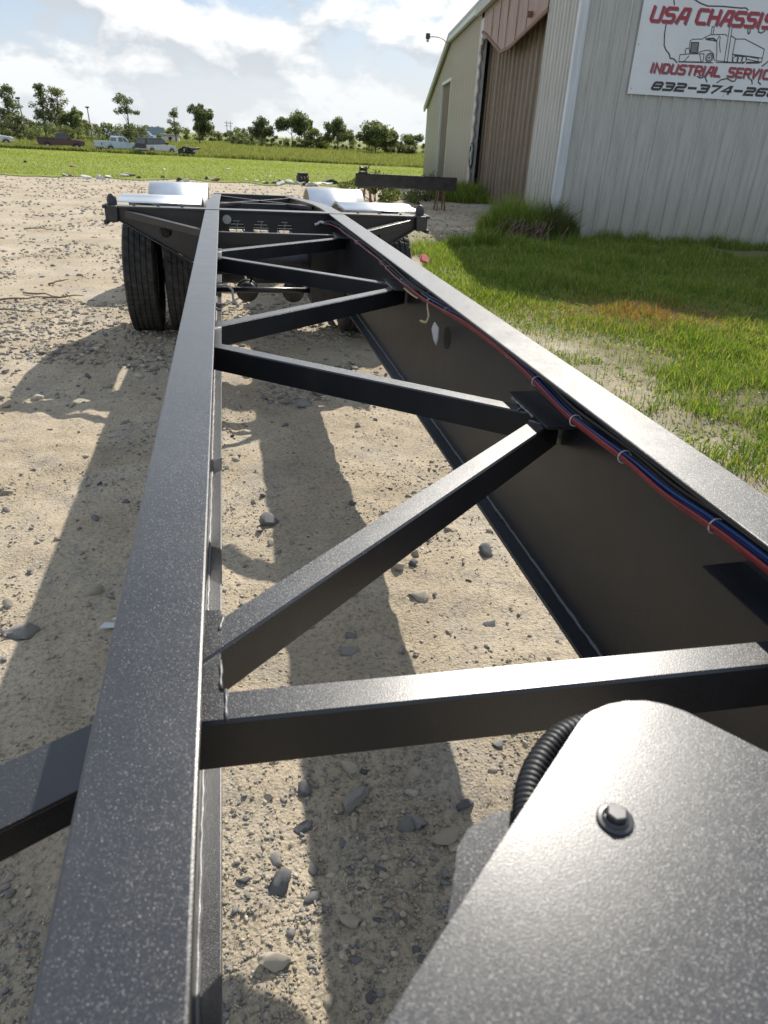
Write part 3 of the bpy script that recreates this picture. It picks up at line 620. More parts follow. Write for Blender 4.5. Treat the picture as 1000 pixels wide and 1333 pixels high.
# fascia and roof
def strip(name,pts,w_,h,mat,parent):
    for a,b in zip(pts[:-1],pts[1:]): B().bar(a,b,w_,h,.004).out(name,mat,parent)
RF=B().prism([(-.24,6.0),(-.24,6.10),(10.1,8.58),(20.5,6.08),(20.5,5.98),(10.1,8.48)],1,-.25,21.0).out('roof',MFAS,BD)
w=B(); v=[w.bm.verts.new(p) for p in ((-.22,21.0,6.03),(20.4,21.0,6.03),(20.4,31.2,3.55),(-.22,31.2,3.55),(-.22,21.0,6.12),(20.4,21.0,6.12),(20.4,31.2,3.64),(-.22,31.2,3.64))]
for f in ((0,1,2,3),(7,6,5,4),(0,4,5,1),(1,5,6,2),(2,6,7,3),(3,7,4,0)): w.bm.faces.new([v[i] for i in f])
w.out('roof_slope',MFAS,BD)
B().box(-.24,-.10,-.27,13.0,5.72,6.06,.006).out('fascia',MFAS,BD); B().box(-.22,-.10,13.02,21.0,5.80,6.05,.006).out('fascia',MTRIM,BD)
B().bar((-.17,20.95,5.92),(-.17,31.1,3.47),.10,.16,.004).out('fascia',MFAS,BD)
B().bar((-.2,-.18,5.93),(10.1,-.18,8.41),.16,.2,.006).out('rake_fascia',MFAS,BD); B().bar((10.1,-.18,8.41),(20.4,-.18,5.93),.16,.2,.006).out('rake_fascia',MFAS,BD); B().prism([(.2,5.95),(10.1,8.35),(20.2,5.95)],1,20.7,20.9).out('end_gable',MSIDE,BD)
B().box(.5,20.2,31.0,31.1,0,4.5).out('rear_wall',MSIDE,BD); B().box(20.2,20.3,.0,31.0,0,6).out('far_wall',MSIDE,BD)
B().box(.42,20.1,.12,31.0,-.05,.02).out('slab',simple('slab_concrete',(.32,.31,.29),.8),BD)
B().box(-.35,.40,-.5,13.5,-.2,.012,.01).out('apron',simple('apron_concrete',(.30,.285,.25),.9,0,.25,5,.4,40),BD)
# goose-neck yard lamp on the roof corner
bm_=Matrix.Rotation(-TH,4,'Z'); 
def bl(x,y,z): return BC0+bm_@Vector((x,y,z))
w=B(); w.tube(smooth_path([(.05,0,-.1),(-.35,0,.14),(-.8,0,.20),(-1.15,0,.16)],6),.028,8); GLp=thing('yard_lamp','small dark lamp on a curved arm at the roof edge of the metal building','lamp',bl(-.24,21.3,5.85),-TH); GLp.scale=(.7,.7,.7); w.out('arm',MFAS,GLp)
B().box(-1.36,-1.1,-.14,.14,.06,.36,.02).out('housing',MGREASE,GLp); B().lathe([(.06,.07),(-.05,.09),(-.10,.06),(-.12,.0001)],2,16,(-1.23,0,0)).out('lens',MRIM,GLp)
# hose ring hung by the doorway
o=B().tube([(-.09,OP1-.35+.42*math.cos(a),1.42+.42*math.sin(a)) for a in [2*math.pi*k/36 for k in range(37)]],.028,8,False).out('hose_ring',MBLK); o.location=BC0; o.rotation_euler=(0,0,-TH)
tag(o,'black hose ring hung on the doorway jamb of the metal building','hose')
# ---------------------------------------------------------------- shop sign
MSIGN=simple('sign_white',(.66,.69,.73),.35,0,.05,2); MSR=simple('sign_red',(.34,.03,.055),.4,0,.08,3); MSG=simple('sign_grey',(.15,.16,.17),.4,0,.1,3); MSK=simple('sign_ink',(.025,.028,.033),.4,0,.1,3)
SG=thing('shop_sign','white sign board with red lettering, truck drawing and phone number on ribbed wall','sign',bl(0,-.04,0),-TH)
U0,U1,Z0,Z1=1.17,5.20,2.82,4.78
B().box(U0,U1,-.014,0,Z0,Z1,.002).out('board',MSIGN,SG)
for u,z in ((U0+.06,Z0+.1),(U0+.05,Z0+.85),(U0+.06,Z1-.08),(U0+2,Z0+.06),(U1-.06,Z0+.1),(U1-.06,Z1-.08)): B().lathe([(0,.012),(-.005,.010),(-.006,.0001)],1,8,(u,-.014,z),False).out('screw',MSCR,SG)
GLY={'U':[[(0,1),(0,.14),(.12,0),(.88,0),(1,.14),(1,1)]],'S':[[(1,1),(.14,1),(0,.86),(0,.62),(.12,.52),(.88,.52),(1,.40),(1,.14),(.86,0),(0,0)]],'A':[[(0,0),(.42,1),(1,1),(1,0)],[(.2,.36),(1,.36)]],
'C':[[(1,1),(.14,1),(0,.86),(0,.14),(.14,0),(1,0)]],'H':[[(0,0),(0,1)],[(1,0),(1,1)],[(0,.5),(1,.5)]],'I':[[(.5,0),(.5,1)]],'N':[[(0,0),(0,1),(1,0),(1,1)]],'D':[[(0,0),(0,1),(.8,1),(1,.82),(1,.18),(.8,0),(0,0)]],
'T':[[(0,1),(1,1)],[(.5,1),(.5,0)]],'R':[[(0,0),(0,1),(.86,1),(1,.86),(1,.58),(.86,.45),(0,.45)],[(.55,.45),(1,0)]],'L':[[(0,1),(0,0),(1,0)]],'E':[[(1,1),(0,1),(0,0),(1,0)],[(0,.52),(.85,.52)]],'V':[[(0,1),(.35,0),(1,1)]],
'8':[[(.14,0),(.86,0),(1,.14),(1,.40),(.88,.52),(1,.64),(1,.86),(.86,1),(.14,1),(0,.86),(0,.64),(.12,.52),(0,.40),(0,.14),(.14,0)],[(.12,.52),(.88,.52)]],'3':[[(0,1),(.86,1),(1,.86),(1,.64),(.88,.52),(.25,.52)],[(.88,.52),(1,.40),(1,.14),(.86,0),(0,0)]],
'2':[[(0,1),(.86,1),(1,.86),(1,.62),(.88,.52),(.14,.52),(0,.40),(0,0),(1,0)]],'7':[[(0,1),(1,1),(.35,0)]],'4':[[(.85,0),(.85,1),(.7,1),(0,.3),(1,.3)]],'6':[[(1,1),(.14,1),(0,.86),(0,.14),(.14,0),(.86,0),(1,.14),(1,.42),(.88,.54),(0,.54)]],'-':[[(.1,.48),(.9,.48)]]}
def stroke(bm,pts,w_,y,h=.002,closed=False):
    """flat ribbon of real thickness along a polyline in the x-z plane, mitred"""
    P=[Vector((p[0],p[1])) for p in pts]; n=len(P); L=[];R=[]
    closed=(P[0]-P[-1]).length<1e-6
    for i in range(n):
        a=P[i]-P[i-1] if i>0 else (P[i]-P[-2] if closed else P[1]-P[0]); b=P[i+1]-P[i] if i<n-1 else (P[1]-P[0] if closed else P[i]-P[i-1])
        a=a.normalized(); b=b.normalized(); na=Vector((-a.y,a.x)); nb=Vector((-b.y,b.x)); m=(na+nb)
        m=m.normalized() if m.length>1e-4 else na
        k=w_/2/max(.45,m.dot(na)); p=P[i]
        if not closed and i==0: p=p-b*w_*.5
        if not closed and i==n-1: p=p+a*w_*.5
        L.append(p+m*k); R.append(p-m*k)
    f=[[bm.verts.new((q.x,y-h,q.y)) for q in S_] for S_ in (L,R)]; g=[[bm.verts.new((q.x,y,q.y)) for q in S_] for S_ in (L,R)]
    for i in range(n-1):
        bm.faces.new((f[0][i],f[0][i+1],f[1][i+1],f[1][i])); bm.faces.new((f[0][i],g[0][i],g[0][i+1],f[0][i+1])); bm.faces.new((f[1][i],f[1][i+1],g[1][i+1],g[1][i]))
    for i in (0,n-1): bm.faces.new((f[0][i],f[1][i],g[1][i],g[0][i]))
def lettering(txt,u,z,adv,wid,cap,shear,sw,mat,name,shadow=None):
    """each character a part of its own on the board, over its grey drop shadow"""
    for k,c in enumerate(txt):
        if c!=' ':
            gw=wid*(.25 if c=='I' else 1)
            for lay,(dx,dz,m,y) in enumerate([(.022,-.018,MSG,-.0142)]*(shadow or 0)+[(0,0,mat,-.0165)]):
                w=B()
                for gi,pl in enumerate(GLY[c]): stroke(w.bm,[(u+dx+sw/2+px*(gw-sw)+shear*pz*cap,z+dz+sw/2+pz*(cap-sw)) for px,pz in pl],sw,y-.0004*gi)
                par=w.out('letter' if lay==(shadow or 0) else 'letter_shadow',m,SG)
        u+=(adv*.42 if c=='I' else adv*.45 if c==' ' else adv)
lettering('USA',1.335,4.045,.262,.235,.275,.16,.055,MSR,'t',1); lettering('CHASSIS',2.245,4.055,.253,.228,.272,.12,.055,MSR,'t',1)
lettering('INDUSTRIAL',1.545,3.205,.167,.148,.18,.14,.034,MSR,'t',1); lettering('SERVICES',3.144,3.212,.166,.148,.18,.10,.034,MSR,'t',1)
lettering('832-374-2663',1.628,2.905,.2435,.218,.162,.3,.044,MSK,'t')
LN=[[(1.755,4.7),(1.75,4.5),(1.755,4.428),(1.783,4.348)],[(1.695,4.041),(1.70,3.874),(1.737,3.679),(1.80,3.597),(1.874,3.543),(1.908,3.473),(1.989,3.463),(2.064,3.409)],[(1.80,4.58),(2.0,4.50),(2.168,4.451),(2.283,4.403),(2.446,4.364),(2.751,4.374),(3.112,4.366),(3.213,4.374),(3.264,4.347)],
[(3.348,4.061),(3.372,3.978),(3.396,3.958),(3.415,3.98),(3.401,4.056)],[(3.574,4.059),(3.582,4.003),(3.64,3.985),(3.70,4.016),(3.722,4.06),(3.90,4.063),(4.1,4.2),(4.3,4.25)],[(4.35,4.2),(4.2,3.95),(4.15,3.7),(3.951,3.544),(3.896,3.49),(3.833,3.436)],[(2.545,3.193),(2.605,3.167),(2.671,3.185),(2.702,3.201),(2.733,3.151),(2.766,3.108)],
[(2.985,3.105),(3.05,3.16),(3.167,3.188),(3.287,3.143),(3.338,3.153),(3.356,3.183)],[(3.663,3.199),(3.701,3.164),(3.714,3.12)],[(3.824,3.20),(3.837,3.156),(3.893,3.122)]]
for q,l in enumerate(LN):
    w=B(); stroke(w.bm,l,.024,-.0141-.0001*q,.001); w.out('map_line',MSK,SG)
TRK=[[(2.291,3.565),(2.254,3.678),(2.246,3.777),(2.281,3.81),(2.477,3.824),(2.544,3.863),(2.621,3.902),(2.927,3.926),(2.969,3.90)],[(2.099,3.425),(2.096,3.541),(2.291,3.565),(2.584,3.581),(2.594,3.444),(2.099,3.425)],[(2.544,3.863),(2.556,3.821),(2.769,3.804),(2.814,3.892)],[(2.473,3.603),(2.587,3.638),(2.671,3.65),(2.774,3.591),(2.822,3.478)],[(2.786,3.805),(2.832,3.637),(2.857,3.479),(3.195,3.468)],[(2.835,3.879),(2.849,3.766),(2.905,3.626)],[(2.636,3.91),(2.628,4.036),(2.671,4.038),(2.679,3.913)],
[(3.03,3.46),(2.981,4.041)],[(3.032,4.044),(3.091,3.463)],[(3.044,3.911),(3.152,3.867),(3.163,3.611),(3.195,3.468)],[(3.162,3.861),(3.343,3.87),(3.79,3.723),(3.796,3.50),(3.457,3.54)],[(3.165,3.604),(3.477,3.592),(3.792,3.572)],[(3.47,3.584),(3.716,3.561),(3.72,3.488),(3.491,3.484)],[(2.1,3.418),(2.797,3.44)],[(2.865,3.451),(3.443,3.467)],[(2.205,3.561),(2.182,3.617),(2.199,3.653),(2.242,3.656)],[(2.277,3.757),(2.423,3.765),(2.451,3.588),(2.294,3.587),(2.277,3.757)],[(2.2,3.43),(2.28,3.53)],[(2.55,3.46),(2.5,3.56)],[(3.2,3.59),(3.44,3.58)]]
for cx,cz,r in ((2.705,3.522,.075),(2.705,3.522,.05),(2.705,3.522,.012),(3.25,3.522,.055),(3.337,3.526,.055),(3.424,3.531,.05)): TRK.append([(cx+r*math.cos(2*math.pi*k/18),cz+r*math.sin(2*math.pi*k/18)) for k in range(19)])
w=B()
for q,l in enumerate(TRK): stroke(w.bm,l,.016,-.0142-.0001*q,.001)
for k in range(9): x=2.285+k*.0175; stroke(w.bm,[(x+.006,3.75),(x+.022,3.592)],.010,-.0165-.0001*k,.001)
stroke(w.bm,[(2.588,3.835),(2.70,3.845),(2.767,3.811)],.03,-.0175,.001); stroke(w.bm,[(3.5,3.478),(3.75,3.495)],.035,-.0176,.001)
w.out('truck_drawing',MSK,SG)
# ---------------------------------------------------------------- stones and gravel
ICO=[];_b=bmesh.new(); bmesh.ops.create_icosphere(_b,subdivisions=1,radius=1); _b.verts.index_update(); IV=np.array([v.co[:] for v in _b.verts]); IF=np.array([[v.index for v in f.verts] for f in _b.faces]); _b.free()
def islandmat(name,stops,rough=.9,inf=False):
    m,nt,p=newmat(name)
    if inf: r=nt.nodes.new('ShaderNodeObjectInfo').outputs['Random']
    else: r=nt.nodes.new('ShaderNodeNewGeometry').outputs['Random Per Island']
    c=ramp(nt,r,stops); c=mixc(nt,1.0,c,ramp(nt,tex(nt,60,5,.7),[(.3,(.7,.7,.7)),(.7,(1.15,1.13,1.1))]),'MULTIPLY'); nt.links.new(c,p.inputs['Base Color'])
    p.inputs['Roughness'].default_value=rough; p.inputs['Specular IOR Level'].default_value=.25; bump(nt,p,tex(nt,140,4,.7),.5,.004); return m
STN=[(0,(.17,.17,.17)),(.22,(.25,.24,.225)),(.45,(.33,.295,.24)),(.8,(.40,.34,.26)),(1,(.50,.45,.37))]
MGRV=islandmat('loose_gravel',STN); MSTO=islandmat('yard_stone',[(0,(.12,.12,.125)),(.45,(.20,.195,.19)),(.75,(.31,.285,.24)),(1,(.46,.41,.32))],.9,True)
def yard_ok(x,y):
    g=2.55+.9*(vn(x,y,.8,21)-.5)+.4*(vn(x,y,3,22)-.5)+.08*np.maximum(0,3-y)
    inb=((x-7.0)*math.cos(TH)-(y-15.75)*math.sin(TH)>-.2)&(y>13)
    return ((x<g)|((y>15)&~inb))&(y<LF(x)+.3)
def gravel(name,n,d0,d1,smin,smax,label):
    u=rng.random(n*4); d=d0*(d1/d0)**u; a=rng.uniform(-1.0,.9,n*4)+.02; x=d*np.sin(a); y=d*np.cos(a)
    cl=vn(x,y,1.1,31)*.6+vn(x,y,3.7,32)*.4; k=yard_ok(x,y)&(rng.random(n*4)<(sst(.42,.72,cl)*.9+.10)*np.minimum(1,(d/1.7)**2)); x,y=x[k][:n],y[k][:n]; n=len(x); d=np.hypot(x,y)
    sz=np.exp(rng.normal(0,.5,n)); sz=np.clip(smin*sz*(1+d*.10),smin*.4,smax)
    V=IV[None]*(1+.55*rng.normal(0,1,(n,12,1)).clip(-1.2,1.2)*.7)
    sc=np.stack([rng.uniform(.8,1.4,n),rng.uniform(.6,1.0,n),rng.uniform(.4,.75,n)],1)*sz[:,None]; V=V*sc[:,None,:]
    t=rng.random(n)*6.283; c,s_=np.cos(t)[:,None],np.sin(t)[:,None]; X=V[...,0]*c-V[...,1]*s_; Y=V[...,0]*s_+V[...,1]*c
    P=np.stack([X+x[:,None],Y+y[:,None],V[...,2]+(gz(x,y)+sz*.18)[:,None]],-1).reshape(-1,3)
    F=(IF[None]+np.arange(n)[:,None,None]*12).reshape(-1,3)
    tag(link(name,mesh_np(name,P,F,MGRV)),label,'gravel',kind='stuff')
gravel('gravel',66000,.35,12,.0027,.024,'fine loose gravel scattered over the sandy yard')
gravel('coarse_gravel',19000,5,32,.0075,.035,'coarse gravel on the far part of the sandy yard')
stone_me=[]
_b=bmesh.new(); bmesh.ops.create_icosphere(_b,subdivisions=2,radius=1); _b.verts.index_update(); SV=np.array([v.co[:] for v in _b.verts]); SF=np.array([[v.index for v in f.verts] for f in _b.faces]); _b.free()
for k in range(12):
    V=SV.copy()
    for _ in range(11):   # chip flat faces off a ball
        nrm=rng.normal(0,1,3); nrm/=np.linalg.norm(nrm); h=rng.uniform(.22,.62); dd=V@nrm-h; V-=np.maximum(dd,0)[:,None]*nrm
    V*=np.array([1.7,1.3,1.0])*(1+.045*rng.normal(0,1,(len(V),1))); stone_me.append(mesh_np('stone',V,SF,MSTO))
STM=[('dark slate',islandmat('stone_slate',[(0,(.10,.10,.105)),(1,(.17,.17,.175))],.9,True)),('grey',islandmat('stone_grey',[(0,(.19,.185,.18)),(1,(.29,.275,.25))],.9,True)),('pale tan',islandmat('stone_tan',[(0,(.34,.30,.24)),(1,(.48,.43,.35))],.9,True))]
def add_stone(x,y,r,k=None,flat=1):
    o=link('stone',stone_me[(k if k is not None else rng.integers(12))]); o.location=(x,y,float(gz(x,y))+r*.22*flat); o.scale=(r,r,r*flat); o.rotation_euler=(rng.uniform(-.2,.2),rng.uniform(-.2,.2),rng.uniform(0,6.28))
    q=rng.choice(3,p=[.22,.40,.38]); o.material_slots[0].link='OBJECT'; o.material_slots[0].material=STM[q][1]
    size='small' if r<.022 else 'fist-sized' if r<.04 else 'large'
    where='between the two long chassis rails' if -.25<x<.95 else 'in the open yard left of the chassis' if x<=-.25 else 'on the strip between chassis and grass'
    return tag(o,'%s %s stone lying %s'%(size,STM[q][0],where),'stone','loose stones on the gravel yard')
cnt=0
while cnt<190:
    d=.9*(9/.9)**rng.random(); a=rng.uniform(-.55,.55)+.04; x,y=d*math.sin(a),d*math.cos(a)
    if not bool(yard_ok(np.array(x),np.array(y))): continue
    if vn(x,y,1.1,31)*.6+vn(x,y,3.7,32)*.4<.40 and rng.random()<.75: continue
    add_stone(x,y,float(np.clip(.013*math.exp(rng.normal(0,.45))*(1+.14*d),.012,.06))); cnt+=1
for x,y,r in ((-.60,2.60,.05),(-.83,2.38,.06),(-.40,2.55,.035),(.33,2.72,.045),(.13,3.1,.055),(.05,1.25,.02),(.42,1.30,.035),(.72,2.4,.04),(.68,2.62,.035),(.78,2.75,.03),(.36,2.1,.03),(-1.7,3.4,.05),(-1.5,3.0,.06),(-1.2,2.7,.055),(.6,5.2,.05),(.5,4.9,.05)): add_stone(x,y,r)
# dry sticks lying by the stones on the left
MSTK=simple('dry_stick',(.20,.15,.10),.9,0,.3,30)
for i,(x,y,a,l) in enumerate(((-2.45,8.3,.4,.55),(-2.25,8.75,-.5,.5),(-2.0,8.5,.15,.42),(-2.55,7.75,.05,.6),(-2.1,9.3,1.0,.35),(-3.55,14.6,.02,.5))):
    p=[(0,0,.02)]; 
    for k in range(1,6): p.append((k/5*l,random.uniform(-.03,.03),.02+random.uniform(0,.025)))
    o=B().tube(p,[.012,.012,.011,.009,.007,.004],6).out('stick',MSTK,None,True); o.location=(x,y,float(gz(x,y))); o.rotation_euler=(0,0,a)
    tag(o,'thin dry brown stick lying on the bare sandy ground','stick','dry sticks on the sand')
for x,y,a in ((-.52,2.36,.3),(-.47,2.39,-.2)):
    o=B().prism([(-.035,-.012),(.03,-.018),(.045,.004),(-.01,.018)],2,0,.004).out('plastic_scrap',MTIE); o.location=(x,y,float(gz(x,y))+.016); o.rotation_euler=(.1,.15,a); tag(o,'small white plastic scrap on the gravel in the frame shadow','scrap','white plastic scraps in the shadow')
o=B().prism([(-.10,-.06),(.04,-.09),(.12,.02),(.05,.10),(-.06,.07)],2,0,.05,.018).out('red_rag',simple('faded_red_cloth',(.55,.16,.13),.8,0,.2,14,.6,25)); o.location=(2.98,11.3,.10); o.rotation_euler=(.8,.2,.4); tag(o,'crumpled faded red rag lying in the grass beside the trailer wheel','rag')
# ---------------------------------------------------------------- grass at the side of the yard
def grass_side():
    n=330000; d=2.6*(16.5/2.6)**rng.random(n); a=rng.uniform(.10,1.02,n); x=d*np.sin(a); y=d*np.cos(a)
    edge=2.55+.9*(vn(x,y,.8,21)-.5)+.4*(vn(x,y,3,22)-.5)+.08*np.maximum(0,3-y)+.35*sst(9,13,y)
    inb=((x-7.0)*math.cos(TH)-(y-15.75)*math.sin(TH)>-.3)&((x-7.0)*math.sin(TH)+(y-15.75)*math.cos(TH)>-.06)
    dens=sst(0,3.4,x-edge+.5)*(.12+.88*sst(.35,.62,vn(x,y,1.6,23)*.6+vn(x,y,6,24)*.4)); dens=np.maximum(dens,sst(6.2,8.5,y)*.9*(x>edge+.1))
    dens*=1-.93*sst(13.3,14.6,y+.25*(vn(x,y,2,25)-.5)*4)*(x<5.6)
    dead=np.exp(-(((x-4.9)/1.15)**2+((y-7.9)/.75)**2))
    k=(x>edge)&(rng.random(n)<dens)&~inb; x,y,dead,edge=x[k],y[k],dead[k],edge[k]
    wd2=np.clip(1-np.abs((x-7.0)*math.sin(TH)+(y-15.75)*math.cos(TH))/1.6,0,1)*(x>6.6)
    h=rng.uniform(.025,.075,len(x))*(.3+1.5*vn(x,y,1.3,26)**2+.7*vn(x,y,5,27))*(1+.5*sst(.2,2,x-edge))*(1+.6*sst(8,10,y))+.28*wd2*rng.random(len(x))
    w_=rng.uniform(.004,.008,len(x))*(1+np.hypot(x,y)*.06)
    dd=rng.random(len(x))<dead*.97
    blades('side_grass',x[~dd],y[~dd],h[~dd],w_[~dd],MGRASS,.9,label='green grass along the side of the yard up to the metal building',cat='grass')
    blades('dead_grass',x[dd],y[dd],h[dd]*.8,w_[dd],MSTRAW,1.1,label='brown dead patch of grass beside the trailer',cat='grass')
grass_side()
def weed_bush(name,label,cx,cy,w_,dp,h,n,mat=MGRASS,lean=.8,wid=.012):
    r=np.sqrt(rng.random(n)); a=rng.random(n)*6.283; x=cx+np.cos(a)*r*w_/2; y=cy+np.sin(a)*r*dp/2
    hh=h*rng.uniform(.35,1,n)*(1.05-.6*r**2); o=blades(name,x,y,hh,rng.uniform(.6,1.4,n)*wid,mat,lean,kind='none'); del o['kind']; return tag(o,label,'weeds','weeds round the metal building')
# leafy masses -------------------------------------------------
def leaf_cloud(C,R,n,ls,squash=.85):
    """n leaf quads in clumps: C centres (k,3), R radii"""
    k=len(C); i=rng.integers(k,size=n); d=rng.normal(0,1,(n,3)); d/=np.linalg.norm(d,axis=1)[:,None]; rr=rng.random(n)**.45
    P=C[i]+d*(R[i]*rr)[:,None]*np.array([1,1,squash]); nrm=rng.normal(0,1,(n,3))+d*.8; nrm/=np.linalg.norm(nrm,axis=1)[:,None]
    t=np.cross(nrm,rng.normal(0,1,(n,3))); t/=np.linalg.norm(t,axis=1)[:,None]; b=np.cross(nrm,t); s_=(ls*rng.uniform(.55,1.3,n))[:,None]
    V=np.stack([P-t*s_*.5,P-b*s_*.28,P+t*s_*.5,P+b*s_*.28],1).reshape(-1,3); return V,np.arange(n*4).reshape(n,4)
MLEAF=[leafmat('leaves_dark',[(0,(.08,.10,.058)),(.6,(.12,.145,.082)),(1,(.165,.185,.105))],.42),leafmat('leaves_mid',[(0,(.10,.125,.066)),(.6,(.145,.175,.088)),(1,(.195,.22,.115))],.45),leafmat('leaves_pale',[(0,(.09,.12,.045)),(.6,(.14,.175,.06)),(1,(.19,.22,.09))],.4)]  # dark and mid leaf colours paled and greyed to paint in distance haze
MBARK=simple('bark',(.10,.075,.055),.95,0,.35,10,.6,30)
def leafy(name,label,cat,cx,cy,w_,dp,h,n,ls,mat,group=None,z=None):
    z0=float(gz(cx,cy)) if z is None else z; t=thing(name,label,cat,(cx,cy,z0),0,group); k=max(6,int(n/90))
    C=np.stack([rng.uniform(-.5,.5,k)*w_,rng.uniform(-.5,.5,k)*dp,rng.random(k)**.8*h*.85],1); rad=np.hypot(C[:,0]/(w_/2),C[:,1]/(dp/2)); C[:,2]*=np.clip(1.25-.8*rad,.15,1); R=np.full(k,min(w_,h)*.22)*rng.uniform(.6,1.2,k)
    V,F=leaf_cloud(C,R,n,ls); V[:,2]=np.maximum(V[:,2],.01); link('foliage',mesh_np('foliage',V,F,mat),t)
    w=B()
    for q in range(5): e=C[rng.integers(k)]; w=B(); w.tube([(e[0]*.15,e[1]*.15,0),(e[0]*.6,e[1]*.6,e[2]*.6),tuple(e)],[.012+h*.006,.008+h*.004,.004],5); w.out('stem',MBARK,t,True)
    return t
for i,x in enumerate(np.arange(7.7,16,.55)):
    yb=15.75-(x-7)*math.tan(TH)-.38; weed_bush('weed_clump','ragged weeds along the foot of the sign wall',x+rng.uniform(-.2,.2),yb-rng.uniform(0,.25),rng.uniform(.5,.9),.5,rng.uniform(.18,.46),420,lean=1.0,wid=.01)
weed_bush('weed_clump','tall green weeds growing at the right jamb of the big doorway',5.9,15.2,1.5,1.3,1.15,3600)
weed_bush('weed_clump','tangled green weeds against the corner trim of the metal building',6.75,15.3,1.4,.9,1.0,3400,leafmat('weeds_olive',[(0,(.06,.085,.025)),(.7,(.10,.125,.04)),(1,(.20,.18,.08))],.3))
weed_bush('weed_clump','low weeds in front of the narrow side door of the metal building',8.3,26.5,2.6,3.5,.8,4200,wid=.02)
for i,(x,y,s_) in enumerate(((4.9,13.9,.5),(5.3,13.3,.42),(4.2,13.4,.35))): weed_bush('weed_clump','loose tuft of tall grass at the edge of the bare ground before the doorway',x,y,s_*1.6,s_*1.2,s_,700)
leafy('leafy_bush','leafy green bush growing behind the steel beam on stands','bush',4.7,24.3,2.6,1.4,1.0,3000,.09,MLEAF[2]); leafy('leafy_bush','darker scrubby bush between the steel beam and the metal building','bush',6.7,25.2,2.2,1.6,.95,2600,.08,MLEAF[1])
# broad-leaved low weeds in the thin grass by the yard edge
def low_weeds(n=26000):
    d=2.6*(10/2.6)**rng.random(n); a=rng.uniform(.2,1.0,n); x=d*np.sin(a); y=d*np.cos(a); edge=2.45+.9*(vn(x,y,.8,21)-.5)+.4*(vn(x,y,3,22)-.5)+.08*np.maximum(0,3-y)
    k=(x>edge)&(rng.random(n)<sst(.40,.62,vn(x,y,2.6,51)*.6+vn(x,y,9,52)*.4)); x,y=x[k],y[k]; n=len(x)
    C=np.stack([x,y,gz(x,y)+rng.uniform(.008,.04,n)],1); nrm=rng.normal(0,.45,(n,3))+np.array([0,0,1]); nrm/=np.linalg.norm(nrm,axis=1)[:,None]; t=np.cross(nrm,rng.normal(0,1,(n,3))); t/=np.linalg.norm(t,axis=1)[:,None]; b=np.cross(nrm,t); s_=(rng.uniform(.012,.032,n))[:,None]
    V=np.stack([C-t*s_*.6,C-b*s_*.35,C+t*s_*.6,C+b*s_*.35],1).reshape(-1,3)
    tag(link('low_weeds',mesh_np('low_weeds',V,np.arange(n*4).reshape(n,4),MGRASS)),'small broad-leaved weeds in the thin grass beside the chassis','weeds',kind='stuff')
low_weeds()
# dead vine heap
DV=thing('dead_vine_heap','heap of brown dead vines lying in the weeds by the building corner','vines',(5.95,14.35,float(gz(5.95,14.35))))
MVINE=simple('dead_vine',(.12,.075,.06),.9,0,.3,20)
for k in range(46):
    a=random.gauss(.9,.5); l=random.uniform(.35,.85); x0,y0=random.gauss(0,.28),random.gauss(0,.16); h=random.uniform(.1,.5)
    B().tube(smooth_path([(x0-l/2*math.cos(a),y0-.2*math.sin(a),.02+random.random()*.1),(x0,y0,h),(x0+l/2*math.cos(a)*.8,y0+.2*math.sin(a),random.uniform(.05,.5))],4),.008,5).out('vine',MVINE,DV,True)
# ---------------------------------------------------------------- steel beam on stands, scrap line
BMo=thing('steel_beam','long dark steel beam resting level on two stands before the metal building','steel beam',(3.65,22.0,0),R_(-3))
MB=simple('dark_oxide_steel',(.035,.033,.032),.7,0,.35,6,.2,40)
w=B(); w.box(0,2.95,-.006,.006,.55,.87); w.out('web',MB,BMo); w=B(); w.box(0,2.95,-.06,.06,.872,.888,.002); w.out('top_flange',MB,BMo); w=B(); w.box(0,2.95,-.06,.06,.532,.548,.002); w.out('bottom_flange',MB,BMo)
B().box(.0,2.95,-.055,-.040,.552,.868,.003).out('side_plate',MB,BMo)
for x in (.35,2.5):
    ST=thing('beam_stand','dark steel trestle stand carrying the end of the steel beam','stand',(3.65+x,22.0-.05*x,0),R_(-3),'stands under the steel beam')
    for sx in (-.12,.12):
        for sy in (-.2,.2): B().bar((sx,sy,0),(sx*.6,sy*.3,.52),.035,.035).out('leg',MRUST,ST)
    B().box(-.12,.12,-.09,.09,.515,.531).out('head_plate',MRUST,ST)
JK=thing('winch','small dark winch standing on the left end of the steel beam','winch',(3.86,21.98,.888)); B().lathe([(-.10,.0001),(-.10,.09),(-.085,.09),(-.08,.05),(.08,.05),(.085,.09),(.10,.09),(.10,.0001)],0,18,(0,0,.11)).out('drum',MGREASE,JK); B().box(-.13,.13,-.08,.08,0,.04,.01).out('base',MGREASE,JK); B().bar((.12,0,.1),(.2,.02,.24),.02,.02).out('crank',MGREASE,JK)
MPALE=simple('pale_rubble',(.55,.54,.52),.85,0,.3,9)
ENG=.72
SP=thing('engine_block','dark scrapped engine block dumped at the lawn edge','engine',(3.25,33.2,float(gz(3.25,33.2))),.2)
SP.scale=(ENG,ENG,ENG); B().box(-.32,.32,-.25,.25,.08,.42,.03).out('block',MB,SP); B().box(-.30,.30,-.16,.16,.425,.56,.03).out('head',MB,SP)
for x in (-.2,0,.2): B().tube([(x,-.26,.36),(x,-.40,.30),(x+.05,-.42,.15)],.035,8).out('manifold_pipe',MRUST,SP)
for x in (-.26,.26): B().box(x-.05,x+.05,-.2,.2,0,.08,.01).out('foot',MB,SP)
